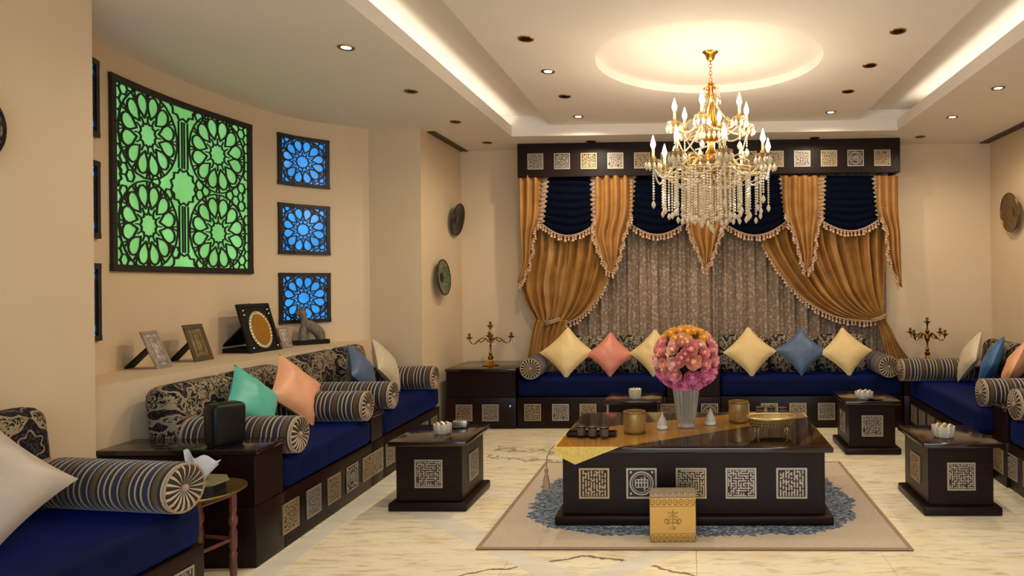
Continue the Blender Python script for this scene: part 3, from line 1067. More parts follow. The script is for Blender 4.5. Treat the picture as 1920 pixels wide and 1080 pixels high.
pillow('cream satin cushion at right end of the back sofa', M['cream'], (bp(1588), 7.23, 0.74), 0.0, 0.195, 22, 42, 0.075, 6)
def lp_(d, dep):
    q = left_pt(d, dep)
    return (q[0], q[1])
def lpil(label, mat, d, dep, z, s, rz, seed, lean=26, spin=45):
    q = lp_(d, dep)
    pillow(label, mat, (q[0], q[1], z), RL + rz, s, lean, spin, 0.075, seed)
lpil('teal satin cushion leaning on the niche sofa behind the speaker', M['teal'], 0.73, 0.44, 0.745, 0.19, -0.05, 11)
lpil('peach satin cushion leaning on the nearer niche sofa', M['peach'], 1.21, 0.42, 0.745, 0.205, -0.1, 12)
lpil('blue-grey satin cushion on the farther niche sofa', M['slate'], 2.26, 0.42, 0.745, 0.19, 0.12, 13)
lpil('ivory satin cushion on farther niche sofa next to the pier', M['ivory'], 2.62, 0.36, 0.755, 0.20, 0.15, 14)
pillow('large pearl satin cushion in the near left corner of the photo', M['pearl'], (-2.60, 2.43, 0.75), PI / 2 - 0.4, 0.222, 24, 54, 0.09, 15)
def rpil(label, mat, d, dep, s, rz, seed, z=0.75):
    q = right_pt(d, dep)
    pillow(label, mat, (q[0], q[1], z), RX + rz, s, 24, 45, 0.07, seed)
rpil('ivory satin cushion on right sofa beside the far striped bolster', M['ivory'], 0.42, 0.42, 0.195, -0.15, 21)
rpil('bright blue satin cushion on the right sofa', M['blue'], 0.86, 0.42, 0.19, -0.35, 22)
rpil('peach satin cushion on right sofa cut by the photo edge', M['peach'], 1.26, 0.42, 0.2, -0.45, 23)

# ================================================================== TABLES
def plinth_table(label, name, cat, x0, x1, y0, y1, H, front, sides, tsize, group=None, plinth=0.055, inset=0.04, tz=None, pick=(0,)):
    cx, cy = (x0 + x1) / 2, (y0 + y1) / 2
    t = thing(name, label, cat, (cx, cy, 0), 0, group)
    w, d = (x1 - x0) / 2, (y1 - y0) / 2
    MB().rbox(-w, w, -d, d, 0.0, plinth, 0.012, 3).build('plinth', M['wood'], t)
    MB().rbox(-w + inset, w - inset, -d + inset, d - inset, plinth, H - 0.034, 0.004, 1).build('body', M['wood'], t)
    MB().rbox(-w, w, -d, d, H - 0.034, H, 0.008, 2).build('top', M['woodtop'], t)
    tz = tz or (plinth + H - 0.034) / 2
    for k, x in enumerate(front):
        tile(t, x, -d + inset, tz, tsize, 0, pick[k % len(pick)])
        tile(t, -x, d - inset, tz, tsize, PI)
    for y in sides:
        tile(t, -w + inset, y, tz, tsize, -PI / 2)
        tile(t, w - inset, y, tz, tsize, PI / 2)
    return t
coffee = plinth_table('large dark wood coffee table on the rug with five front tiles', 'coffee_table', 'table', -0.83, 0.845, 4.15, 5.25, 0.468,
                      [-0.60, -0.312, -0.012, 0.288, 0.592], [-0.3, 0.0, 0.3], 0.185, None, 0.055, 0.045, None, (5, 4, 1, 0, 2))
coffee.location.z = 0.013
g = 'small cube side tables'
plinth_table('dark cube side table in front of the niche sofas', 'side_table', 'table', -1.975, -1.46, 4.44, 4.99, 0.455, [0.0], [0.0], 0.185, g)
plinth_table('dark cube side table nearest on right, crystal bowl on it', 'side_table', 'table', 1.445, 1.93, 4.365, 4.92, 0.455, [0.0], [0.0], 0.175, g)
plinth_table('dark cube side table beyond the other right one, silver dish on it', 'side_table', 'table', 1.30, 1.77, 5.90, 6.45, 0.455, [0.0], [0.0], 0.18, g)
plinth_table('dark cube side table behind the coffee table, before the back sofa', 'side_table', 'table', -0.755, -0.255, 5.95, 6.42, 0.455, [0.0], [0.0], 0.18, g)

# ---- rug
t = thing('area_rug', 'beige rug with a ragged blue centre under the coffee table', 'rug', (0, 4.7, 0))
MB().rbox(-1.2, 1.2, -0.9, 0.95, 0.0, 0.009, 0.003, 1).build('rug_field', M['rug'], t)
for x0, x1, y0, y1 in ((-1.2, 1.2, -0.9, -0.875), (-1.2, 1.2, 0.925, 0.95), (-1.2, -1.175, -0.875, 0.925), (1.175, 1.2, -0.875, 0.925)):
    MB().box(x0, x1, y0, y1, 0.0, 0.0105).build('binding', M['cord'], t)
mb = MB()
poly = []
for k in range(420):
    a = 2 * PI * k / 420
    ca, sa = math.cos(a), math.sin(a)
    e = (abs(ca) ** 4.2 + abs(sa) ** 3.4) ** (-1 / 3.8)
    j = 1 + 0.05 * noise.noise((ca * 6, sa * 6, 1)) + 0.035 * noise.noise((ca * 40, sa * 40, 3)) + random.uniform(-0.016, 0.016)
    poly.append((1.06 * e * ca * j * (1 - 0.06 * abs(sa)), 0.70 * e * sa * j))
mb.prism(poly, 0.009, 0.0125)
mb.build('blue_pile', M['pile'], t, smooth=False)

# ---- gold gift box before the table
t = thing('gift_box', 'gold patterned gift box standing on the rug before the coffee table', 'box', (-0.112, 3.985, 0.011), 0.03)
w, d, h = 0.13, 0.085, 0.25
MB().rbox(-w, w, -d, d, 0, h, 0.003, 1).build('body', M['goldpaper'], t)
MB().rbox(-w - .001, w + .001, -d - .001, d + .001, h, h + 0.006, 0.002, 1).build('lid', M['greypaper'], t)
mb = MB()
for k in range(8):
    x = -w + 0.016 + k * (2 * w - 0.032) / 7
    for z in (0.022, h - 0.026):
        mb.tube([(x + 0.012 * math.cos(q * PI / 6), -d - 0.001, z + 0.016 * math.sin(q * PI / 6)) for q in range(12)], 0.0022, 5, True)
        mb.ball((x, -d - 0.001, z), 0.004, 6, 4)
for z in (0.046, h - 0.05):
    mb.box(-w, w, -d - 0.0015, -d, z - 0.0012, z + 0.0012)
mb.build('border_relief', M['goldrelief'], t)['kind'] = 'stuff'
mb = MB()
for sx in (-1, 1):
    for k in range(4):
        zz = 0.105 + k * 0.02
        mb.tube([(sx * (0.004 + q * 0.008), -d - 0.001, zz + 0.006 * math.sin(q * 1.3 + k)) for q in range(5 - k // 2)], 0.002, 5)
    mb.tube([(sx * (0.035 + 0.012 * math.cos(q * PI / 5)), -d - 0.001, 0.118 + 0.012 * math.sin(q * PI / 5)) for q in range(10)], 0.002, 5, True)
mb.tube([(0, -d - 0.001, 0.095), (0.001, -d - 0.001, 0.18)], 0.0025, 5)
mb.tube([(-0.014, -d - .001, 0.072), (-0.014, -d - .001, 0.086)], 0.0018, 5)
mb.tube([(0.006 + 0.008 * math.cos(q * PI / 5), -d - .001, 0.079 + 0.008 * math.sin(q * PI / 5)) for q in range(10)], 0.0018, 5, True)
mb.build('emblem', M['goldrelief'], t)
mb = MB()
for k in range(7):
    x = -w + 0.03 + k * 0.034
    mb.tube([(x + 0.011 * math.cos(q * PI / 5), -0.03 + 0.02 * math.sin(q * PI / 5), h + 0.007) for q in range(10)], 0.002, 5, True)
mb.build('lid_relief', M['pewter'], t)

# ================================================================== ON THE COFFEE TABLE
ZT = 0.4815
def tp(u, v, z=ZT):
    du, dv = u - CX, CY - v
    a = (du * _cr + dv * _sr) / F
    b = (-du * _sr + dv * _cr) / F
    k = (z - EYE) / b
    return Vector(((_c * a - _s) * k, (_s * a + _c) * k, z))
# runner
gt = NT('smoked_glass_top')
gt.t.nodes.remove(gt.b)
tr = gt.n('ShaderNodeBsdfTransparent')
tr.inputs[0].default_value = (0.82, 0.74, 0.64, 1)
gl = gt.n('ShaderNodeBsdfGlossy')
gl.inputs['Roughness'].default_value = 0.06
fr = gt.n('ShaderNodeFresnel')
fr.inputs[0].default_value = 1.5
mx = gt.n('ShaderNodeMixShader')
geo = gt.n('ShaderNodeNewGeometry')
gt.l(gt.math('MULTIPLY', fr.outputs[0], gt.math('SUBTRACT', 1.0, geo.outputs['Backfacing'])), mx.inputs[0])
gt.l(tr.outputs[0], mx.inputs[1])
gt.l(gl.outputs[0], mx.inputs[2])
gt.l(mx.outputs[0], gt.t.nodes['Material Output'].inputs[0])
MB().rbox(-0.826, 0.826, -0.540, 0.546, 0.4725, 0.4775, 0.001, 1).build('glass_sheet', gt.m, coffee)
t = thing('table_runner', 'gold cloth runner lying diagonally across the coffee table', 'runner', (0, 0, 0))
x0, x1, y0, y1 = -0.83, 0.845, 4.15, 5.25
z = ZT + 0.0006
top = [(x0, y0), (-0.44, y0), (0.845, 5.06), (0.845, y1), (0.42, y1), (x0, 4.62)]
MB().prism(top, z, z + 0.002).build('cloth', M['runner'], t)
MB().add([(x0 + .004, y0 - 0.002, z + .002), (-0.44, y0 - 0.002, z + .002), (-0.70, y0 - 0.006, ZT - 0.098), (x0 + .004, y0 - 0.005, ZT - 0.035),
          (x0 + .004, y0 - 0.0045, z + .002), (-0.44, y0 - 0.0045, z + .002), (-0.70, y0 - 0.0085, ZT - 0.098), (x0 + .004, y0 - 0.0075, ZT - 0.035)],
         [(0, 1, 2, 3), (4, 5, 6, 7), (0, 4, 5, 1), (1, 5, 6, 2), (2, 6, 7, 3), (3, 7, 4, 0)]).build('front_drop', M['runner'], t)
MB().tube([(-0.44, y0 - .001, z + 0.003), (0.845, 5.06, z + 0.003)], 0.004, 5).build('braid', M['runner_edge'], t)
mb = MB().tube([(x0 - 0.004, y0 + 0.06, z + .003), (x0 - 0.028, y0 + 0.03, z - 0.02), (x0 - 0.045, y0 + 0.02, ZT - 0.06), (x0 - 0.05, y0 + 0.02, ZT - 0.13)], 0.004, 6)
mb.lathe([(0.001, 0.0), (0.012, -0.01), (0.012, -0.03), (0.008, -0.04), (0.018, -0.07), (0.024, -0.13), (0.001, -0.132)], 12, (x0 - 0.05, y0 + 0.02, ZT - 0.12))
mb.build('tassel', M['cord'], t)
ZT2 = ZT + 0.0098
# vase
vp = tp(1287, 802)
t = thing('glass_vase', 'tall ribbed clear glass vase holding pink and orange roses', 'vase', (vp.x, vp.y, ZT2))
mb = MB()
N = 40
prof = [(0.056, 0.0), (0.058, 0.012), (0.055, 0.022), (0.062, 0.05), (0.074, 0.14), (0.087, 0.24), (0.098, 0.30), (0.094, 0.30), (0.083, 0.24), (0.070, 0.14), (0.057, 0.05), (0.045, 0.035), (0.001, 0.033)]
vv = []
for k, (r, hh) in enumerate(prof):
    for i in range(N):
        rr = r * (1 + (0.05 if i % 2 else -0.05) * (1 if 2 < k < 7 else 0))
        vv.append((rr * math.cos(2 * PI * i / N), rr * math.sin(2 * PI * i / N), hh))
ff = [(k * N + i, k * N + (i + 1) % N, (k + 1) * N + (i + 1) % N, (k + 1) * N + i) for k in range(len(prof) - 1) for i in range(N)] + [tuple(range(N))]
mb.add(vv, ff).build('body', M['glass'], t, ang=25)
# bouquet
def rose_mesh(mat, seed):
    rnd = random.Random(seed)
    mb = MB()
    mb.ball((0, 0, 0.45), 0.42, 8, 5)
    for layer, (R, nn, hgt, tilt) in enumerate(((0.40, 4, 1.0, 0.0), (0.60, 5, 0.95, 0.05), (0.80, 6, 0.86, 0.1), (0.96, 7, 0.72, 0.2))):
        for k in range(nn):
            a0 = 2 * PI * (k + 0.5 * layer) / nn + rnd.uniform(-.15, .15)
            wid = 2 * PI / nn * 0.72
            def fn(p, q, a0=a0, wid=wid, R=R, hgt=hgt, tilt=tilt):
                a = a0 + (p - 0.5) * wid * 1.3
                e = 1 - (2 * p - 1) ** 2
                rr = R * (0.35 + 0.65 * math.sin(q * PI / 2)) + tilt * 0.15 * q * q * e
                zz = hgt * q * (0.75 + 0.25 * e)
                return (rr * math.cos(a), rr * math.sin(a), zz)
            mb.grid(fn, 3, 3)
    return mb.mesh('rose', mat, ang=80)
ROSE = {k: rose_mesh(M[k], i) for i, k in enumerate(('rose_orange', 'rose_peach', 'rose_pink', 'rose_magenta', 'rose_blush'))}
bt = thing('rose_bouquet', 'domed bouquet of orange, pink and magenta roses in the vase', 'flowers', (vp.x, vp.y, ZT2 + 0.30))
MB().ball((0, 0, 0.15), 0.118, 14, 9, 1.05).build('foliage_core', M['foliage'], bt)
mb = MB()
for k in range(9):
    a = k * 2.4
    mb.tube([(0.025 * math.cos(a), 0.025 * math.sin(a), -0.25), (0.06 * math.cos(a + .4), 0.06 * math.sin(a + .4), 0.12)], 0.0045, 5)
mb.build('stems', plain('stem_green', (62, 74, 40), 0.6), bt)
rnd = random.Random(5)
def put_rose(az, el, kind, size, rad=1.0):
    rx, rz = (0.185 + 0.018 * math.sin(el)) * rad, 0.185 * rad
    d = Vector((math.cos(az) * math.cos(el), math.sin(az) * math.cos(el), math.sin(el)))
    p = Vector((d.x * rx, d.y * rx, 0.165 + d.z * rz))
    o = place(ROSE[kind], 'rose', bt, p)
    o.rotation_mode = 'QUATERNION'
    o.rotation_quaternion = d.to_track_quat('Z', 'Y')
    size *= 1.2
    o.scale = (size, size, size * 0.95)
for el, nn, kinds, size in ((-52, 9, ['rose_magenta'], 0.05), (-28, 11, ['rose_magenta', 'rose_magenta', 'rose_pink'], 0.052), (-4, 13, ['rose_pink', 'rose_blush', 'rose_pink', 'rose_peach'], 0.044),
                            (20, 12, ['rose_pink', 'rose_peach', 'rose_pink', 'rose_blush'], 0.04), (33, 11, ['rose_pink', 'rose_blush', 'rose_peach'], 0.034), (47, 15, ['rose_orange', 'rose_orange', 'rose_orange', 'rose_blush'], 0.034), (63, 12, ['rose_orange'], 0.034), (80, 6, ['rose_orange'], 0.034)):
    for k in range(nn):
        az = 2 * PI * k / nn + el * 0.11 + rnd.uniform(-.08, .08)
        e2 = math.radians(el + rnd.uniform(-5, 5))
        front = math.sin(az) < -0.55
        if el == 47 and front and rnd.random() < 0.12:
            continue
        if el == 20 and front and rnd.random() < 0.02:
            continue
        put_rose(az, e2, rnd.choice(kinds), size * rnd.uniform(0.9, 1.12))
for az, el in ((-95, 36), (-72, 30), (-112, 27), (-84, 22), (-100, 48), (-97, 7), (-90, 14), (-102, -2), (-86, 3)):
    put_rose(math.radians(az), math.radians(el), 'rose_blush' if el > 30 else 'rose_pink', 0.033)

# cups in threes on a tray
def cup_mesh():
    return MB().lathe([(0.024, 0), (0.027, 0.004), (0.030, 0.06), (0.028, 0.062), (0.0255, 0.008), (0.001, 0.007)], 18)
cup_me = cup_mesh().mesh('coffee_cup', M['cupmetal'])
band_me = MB().lathe([(0.0305, 0.05), (0.0312, 0.054), (0.0305, 0.058)], 18).mesh('rim_band', M['blackmat'])
def cup(u, v, label, z):
    q = tp(u, v, z)
    t = thing('coffee_cup', label, 'cup', (q.x, q.y, z), 0, 'small metal coffee cups on the coffee table')
    place(cup_me, 'body', t)
    place(band_me, 'rim_band', t)
q = tp(1112, 818)
t = thing('cup_tray', 'low dark tray under the three cups at left of coffee table', 'tray', (q.x, q.y, ZT2))
MB().rbox(-0.165, 0.15, -0.05, 0.05, 0, 0.008, 0.003, 1).build('base', M['wood'], t)
for a in ((-0.165, 0.15, -0.05, -0.044), (-0.165, 0.15, 0.044, 0.05), (-0.165, -0.159, -0.044, 0.044), (0.144, 0.15, -0.044, 0.044)):
    MB().box(*a, 0.008, 0.02).build('rim', M['wood'], t)
cup(1090, 816, 'left cup of three on the tray at left of coffee table', ZT2 + 0.0085)
cup(1111, 817, 'middle cup of three on the tray at left of coffee table', ZT2 + 0.0085)
cup(1133, 818, 'right cup of three on the tray at left of coffee table', ZT2 + 0.0085)
cup(1425, 778, 'left cup of three at back right of the coffee table', ZT2)
cup(1446, 778, 'middle cup of three at back right of the coffee table', ZT2)
cup(1467, 779, 'right cup of three at back right of the coffee table', ZT2)
# gold candle jars
def jar(u, v, r, h, label):
    q = tp(u, v)
    t = thing('candle_jar', label, 'candle holder', (q.x, q.y, ZT2))
    MB().lathe([(r * 0.96, 0), (r, 0.004), (r, h), (r * 0.94, h), (r * 0.93, 0.02), (0.001, 0.018)], 32).build('body', M['gold'], t)
    MB().lathe([(r * 0.92, 0.02), (r * 0.92, h * 0.75), (0.001, h * 0.76)], 24).build('wax', M['white'], t)
    for zz in (0.008, h - 0.006):
        MB().lathe([(r * 1.0, zz - .004), (r * 1.03, zz), (r * 1.0, zz + .004)], 32).build('rim_ring', M['oldbrass'], t)
jar(1190, 812, 0.073, 0.135, 'wide gold candle jar left of the flower vase')
jar(1385, 792, 0.07, 0.14, 'wide gold candle jar right of the flower vase')
# tea lights shaped as drops
def tealight(u, v, label):
    q = tp(u, v)
    t = thing('tea_light', label, 'candle', (q.x, q.y, ZT2), 0, 'drop shaped tea lights')
    MB().lathe([(0.036, 0), (0.038, 0.006), (0.037, 0.022), (0.001, 0.023)], 20).build('base', M['white'], t)
    MB().lathe([(0.036, 0.022), (0.033, 0.045), (0.02, 0.07), (0.008, 0.09), (0.004, 0.105), (0.001, 0.112)], 20).build('drop_cover', glass('frosted_drop', (250, 240, 225), 0.35, 0.55), t)
tealight(1242, 806, 'small white drop shaped tea light left of the vase')
tealight(1332, 798, 'small white drop shaped tea light right of the vase')
# gold oval footed basket
q = tp(1448, 818)
t = thing('gold_basket', 'oval gold filigree basket on thin feet at right of table', 'bowl', (q.x, q.y + 0.05, ZT2), 0.12)
def oval(a, b, z, n=40):
    return [(a * math.cos(2 * PI * i / n), b * math.sin(2 * PI * i / n), z) for i in range(n)]
lo, hi = oval(0.125, 0.075, 0.045), oval(0.155, 0.10, 0.105)
mb = MB()
n = 40
mb.add(lo + hi + oval(0.15, 0.095, 0.105) + oval(0.12, 0.07, 0.05), [(k * n + i, k * n + (i + 1) % n, (k + 1) * n + (i + 1) % n, (k + 1) * n + i) for k in range(3) for i in range(n)] + [tuple(range(n)), tuple(3 * n + i for i in range(n))])
mb.build('body', M['gold'], t)
MB().tube(hi, 0.009, 7, True).build('rim', M['gold'], t)
mb = MB()
for i in range(40):
    a, b = Vector(lo[i]), Vector(hi[i])
    for k in (0.25, 0.55):
        p2 = a.lerp(b, k)
        mb.ball(p2 * 1.0 + Vector((p2.x, p2.y, 0)) * 0.02, 0.007, 6, 4)
o = mb.build('filigree', M['oldbrass'], t)
for a in (0.6, 2.5, 3.8, 5.6):
    x, y = 0.11 * math.cos(a), 0.065 * math.sin(a)
    MB().tube([(x, y, 0.05), (x * 1.12, y * 1.12, 0.025), (x * 1.08, y * 1.08, 0.0)], 0.005, 6).build('foot', M['gold'], t)

# ---- things on the side tables
def crystal_bowl(loc, r, h, label, silver=True):
    t = thing('crystal_bowl', label, 'bowl', loc)
    N = 24
    prof = [(r * 0.72, 0), (r * 0.8, 0.006), (r * 0.96, h * 0.5), (r, h), (r * 0.88, h), (r * 0.8, h * 0.5), (r * 0.6, 0.014), (0.001, 0.013)]
    vv = [((rr * (1.05 if i % 2 else 0.95)) * math.cos(2 * PI * i / N), (rr * (1.05 if i % 2 else 0.95)) * math.sin(2 * PI * i / N), hh) for rr, hh in prof for i in range(N)]
    MB().add(vv, [(k * N + i, k * N + (i + 1) % N, (k + 1) * N + (i + 1) % N, (k + 1) * N + i) for k in range(len(prof) - 1) for i in range(N)] + [tuple(range(N))]).build('bowl', M['crystal'], t, ang=20)
    mb = MB()
    for k in range(7):
        a = 2 * PI * k / 6
        rr = r * 0.62 if k < 6 else 0
        mb.ball((rr * math.cos(a), rr * math.sin(a), h * 0.9), r * 0.3, 8, 5)
    mb.build('silver_knobs', M['silver'], t)
    return t
ZS = 0.4555
q = tp(830, 812, ZS)
crystal_bowl((q.x, q.y, ZS), 0.06, 0.065, 'round crystal bowl on the side table before the niche sofas')
q = tp(861, 803, ZS)
t = thing('trinket_box', 'small pierced silver box behind the crystal bowl on left side table', 'box', (q.x, q.y + 0.03, ZS), 0.05)
MB().rbox(-0.05, 0.05, -0.03, 0.03, 0, 0.05, 0.004, 2).build('body', M['silver'], t)
mb = MB()
for i in range(6):
    for k in range(3):
        mb.ball((-0.04 + i * 0.016, -0.03, 0.01 + k * 0.015), 0.006, 6, 4)
mb.build('relief', M['pewter'], t)
q = tp(1771, 820, ZS)
crystal_bowl((q.x, q.y + .02, ZS), 0.07, 0.072, 'round crystal bowl on the nearest right side table')
q = tp(1620, 747, ZS)
crystal_bowl((q.x, q.y, ZS), 0.075, 0.06, 'crystal bowl on the farther right side table')
q = tp(1643, 751, ZS)
t = thing('silver_dish', 'shallow silver dish beside the bowl on farther right table', 'dish', (q.x, q.y + .01, ZS))
MB().lathe([(0.03, 0), (0.055, 0.012), (0.075, 0.024), (0.072, 0.026), (0.05, 0.015), (0.001, 0.008)], 28).build('dish', M['silver'], t)
MB().lathe([(0.072, 0.022), (0.078, 0.026), (0.072, 0.028)], 28).build('rim', M['silver'], t)
q = tp(1191, 747, ZS)
crystal_bowl((q.x, q.y, ZS), 0.055, 0.085, 'crystal bowl on the side table before the back sofa')

# ================================================================== BRASS TRAY TABLE, tissue box, speaker
t = thing('tray_table', 'small round brass tray table on turned red wood legs, near left', 'table', (-2.385, 3.28, 0))
MB().lathe([(0.001, 0.478), (0.175, 0.478), (0.188, 0.486), (0.203, 0.492), (0.204, 0.486), (0.19, 0.476), (0.17, 0.468), (0.001, 0.468)], 48).build('tray', M['tray'], t)
for k in range(4):
    a = k * PI / 2 + 0.6
    x, y = 0.14 * math.cos(a), 0.14 * math.sin(a)
    prof = [(0.012, 0), (0.016, 0.02), (0.013, 0.03), (0.017, 0.06), (0.015, 0.13), (0.019, 0.15), (0.012, 0.165), (0.018, 0.185), (0.018, 0.26), (0.012, 0.28), (0.020, 0.30), (0.020, 0.33), (0.013, 0.345), (0.017, 0.37), (0.017, 0.468)]
    MB().lathe(prof, 12, (x, y, 0)).build('leg', M['redwood'], t)
    b = a + PI / 2
    x2, y2 = 0.14 * math.cos(b), 0.14 * math.sin(b)
    MB().tube([(x, y, 0.225), (x2, y2, 0.225)], 0.009, 8).build('stretcher', M['redwood'], t)
    MB().tube([(x, y, 0.445), (x2, y2, 0.445)], 0.011, 8).build('apron_rail', M['redwood'], t)
t = thing('tissue_box', 'round dark tissue box with olive lid on the brass tray table', 'box', (-2.33, 3.22, 0.479), 0.3)
MB().lathe([(0.105, 0), (0.11, 0.01), (0.104, 0.06), (0.001, 0.061)], 8).build('body', M['blackmat'], t, ang=20)
MB().lathe([(0.112, 0.061), (0.12, 0.066), (0.118, 0.074), (0.05, 0.08), (0.001, 0.08)], 8).build('lid', M['olive'], t, ang=20)
mb = MB()
def tis(a, b):
    x = (a - 0.5) * (0.07 + 0.10 * b)
    return (x - 0.02 + 0.02 * b, 0.018 * math.sin(a * 9 + 1) * (0.3 + b) + 0.02 * b, 0.078 + 0.135 * b * (1 - 0.45 * a) + 0.012 * math.sin(a * 14))
mb.grid(tis, 16, 8)
mb.grid(lambda a, b: tuple(Vector(tis(1 - a, b * 0.85)) + Vector((0.012, -0.02 - 0.012 * b, 0))), 16, 8)
mb.build('tissue', M['tissue'], t, ang=80)

q = left_pt(0.1, 0.28)
t = thing('desk_speaker', 'black rounded speaker standing on the end cabinet before the teal cushion', 'speaker', (q[0] + 0.075, q[1] - 0.02, 0.6225), -0.55)
MB().rbox(-0.062, 0.062, -0.085, 0.085, 0.008, 0.232, 0.028, 4).build('body', M['black'], t)
MB().rbox(-0.05, 0.05, -0.07, 0.07, 0, 0.01, 0.004, 1).build('foot_pad', M['blackmat'], t)
MB().rbox(0.058, 0.066, -0.066, 0.066, 0.03, 0.21, 0.004, 2).build('front_grille', M['blackmat'], t)
MB().lathe([(0.001, 0.2335), (0.03, 0.2335), (0.033, 0.232)], 20).build('control_dial', M['blackmat'], t)

# ================================================================== LEDGE OBJECTS
ZL = 0.9455
def photo_frame(label, x, y, rot, w, h, lean, mat, pic, name='photo_frame', fw=0.022, th=0.012, inner=True, strut_mat=None, strut_w=0.085):
    """standing frame, face towards local -y, leaning back; origin at its foot"""
    t = thing(name, label, 'picture frame', (x, y, ZL), rot)
    R = Matrix.Rotation(math.radians(-lean), 4, 'X')
    mb = MB()
    for a in ((-w / 2, w / 2, 0, fw), (-w / 2, w / 2, h - fw, h), (-w / 2, -w / 2 + fw, fw, h - fw), (w / 2 - fw, w / 2, fw, h - fw)):
        mb.rbox(a[0], a[1], 0, th, a[2], a[3], 0.002, 1)
    mb.xf(R).build('frame', mat, t)
    MB().box(-w / 2 + fw * .8, w / 2 - fw * .8, th * 0.35, th * 0.9, fw * .8, h - fw * .8).xf(R).build('print', pic, t)
    if inner:
        m2 = fw * 1.9
        mb = MB()
        for a in ((-w / 2 + m2, w / 2 - m2, m2, m2 + .006), (-w / 2 + m2, w / 2 - m2, h - m2 - .006, h - m2), (-w / 2 + m2, -w / 2 + m2 + .006, m2, h - m2), (w / 2 - m2 - .006, w / 2 - m2, m2, h - m2)):
            mb.box(a[0], a[1], th * .2, th * .6, a[2], a[3])
        mb.xf(R).build('mount_border', strut_mat or mat, t)
    a = math.radians(lean)
    p0 = Vector((0, math.sin(a) * h * 0.62 + th, math.cos(a) * h * 0.62))
    foot = Vector((0, math.sin(a) * h * 0.62 + h * 0.62, 0.004))
    d = (foot - p0).normalized()
    nrm = Vector((0, -d.z, d.y)) * 0.006
    mb = MB()
    wv = Vector((strut_w / 2, 0, 0))
    mb.add([p0 - wv * .8 - nrm, p0 + wv * .8 - nrm, foot + wv - nrm, foot - wv - nrm, p0 - wv * .8 + nrm, p0 + wv * .8 + nrm, foot + wv + nrm, foot - wv + nrm],
           [(0, 1, 2, 3), (4, 5, 6, 7), (0, 1, 5, 4), (1, 2, 6, 5), (2, 3, 7, 6), (3, 0, 4, 7)])
    mb.build('strut', M['blackmat'], t)
    return t
def ledge_y(u, x):
    # depth at which the sight line of photo column u meets the plane x on the ledge
    a = (u - CX) / F
    return x * (_s * a + _c) / (_c * a - _s)
FR = 1.15        # face direction: towards the room and the viewer
photo_frame('silver photo frame nearest on the niche ledge, propped on a black strut', -3.43, 4.43, 1.66, 0.155, 0.265, 24, M['frame_silver'], M['photo'])
photo_frame('olive photo frame second along the niche ledge', -3.46, 4.84, 1.6, 0.20, 0.275, 19, M['frame_olive'], M['sepia'], fw=0.035)
xx, yy = -3.42, 5.50
t = photo_frame('black award plaque with golden oval disc on the niche ledge', xx, yy, 1.5, 0.37, 0.405, 17, M['blackmat'], M['blackmat'], 'award_plaque', 0.03, 0.02, False, None, 0.30)
t['category'] = 'plaque'
R = Matrix.Rotation(math.radians(-17), 4, 'X')
mb = MB().lathe([(0.001, -0.012), (0.085, -0.012), (0.088, -0.006), (0.088, 0.006)], 36, (0, 0, 0), 'y')
mb.xf(R @ Matrix.Translation((0, 0.004, 0.185)) @ Matrix.Diagonal((1.1, 1, 1.45, 1))).build('gold_disc', M['honey'], t)
mb = MB()
for k in range(30):
    a = 2 * PI * k / 30
    mb.ball((0.098 * math.cos(a), -0.004, 0.098 * math.sin(a)), 0.012, 6, 4)
mb.tube([(0.098 * math.cos(2 * PI * k / 40), 0, 0.098 * math.sin(2 * PI * k / 40)) for k in range(40)], 0.01, 6, True)
mb.xf(R @ Matrix.Translation((0, 0.004, 0.185)) @ Matrix.Diagonal((1.1, 1, 1.45, 1))).build('beaded_ring', M['pale'], t)
mb = MB()
for sx, sz in ((-.14, .35), (.14, .35), (-.14, .315), (.145, .04), (-.14, .04), (.145, .315)):
    mb.ball((sx, -0.002, sz), 0.009, 6, 4)
mb.xf(R).build('corner_studs', M['silver'], t)
mb = MB().tube([(-.03 + .01 * math.cos(k), .01, .38 + .016 * math.sin(k) + .012) for k in (3.6, 3.0, 2.4, 1.8, 1.2, .6, 0, -.4)], 0.004, 6)
mb.xf(R).build('hanging_ring', M['blackmat'], t)
MB().rbox(-0.15, 0.15, 0.02, 0.36, 0, 0.035, 0.004, 1).build('base', M['blackmat'], t)
photo_frame('small silver photo frame between the award plaque and the sculpture', -3.42, 5.80, 1.5, 0.13, 0.185, 18, M['frame_silver'], M['photo'], fw=0.016)
# sculpture
ys = 6.15
t = thing('stone_sculpture', 'grey stone animal sculpture on a black base before the lowest blue window', 'sculpture', (-3.42, ys, ZL), 0.9)
MB().rbox(-0.145, 0.145, -0.055, 0.055, 0, 0.04, 0.004, 1).build('base', M['blackmat'], t)
mb = MB()
mb.tube(spline([(-0.07, 0, 0.035), (-0.075, 0, 0.10), (-0.062, 0, 0.17), (-0.06, 0, 0.23), (-0.085, 0, 0.285), (-0.125, 0, 0.275)], 22), lambda k: 0.034 - 0.006 * math.sin(k * PI) + (0.008 if 0.65 < k < 0.9 else 0) - 0.016 * max(0, k - 0.85) / 0.15, 10)
mb.tube(spline([(-0.06, 0, 0.19), (-0.01, 0, 0.17), (0.04, 0, 0.13), (0.075, 0, 0.085), (0.085, 0, 0.035)], 18), lambda k: 0.036 + 0.014 * math.sin(k * PI), 10)
mb.tube(spline([(0.075, 0, 0.06), (0.105, 0.01, 0.05), (0.125, 0.02, 0.042)], 8), lambda k: 0.022 - 0.014 * k, 8)
mb.ball((-0.075, 0.018, 0.312), 0.016, 8, 5, 1.6)
mb.ball((-0.075, -0.018, 0.312), 0.016, 8, 5, 1.6)
mb.tube([(-0.045, 0.012, 0.036), (-0.03, 0.02, 0.10), (-0.02, 0.012, 0.16)], 0.02, 8)
mb.build('figure', M['stone'], t, ang=60)

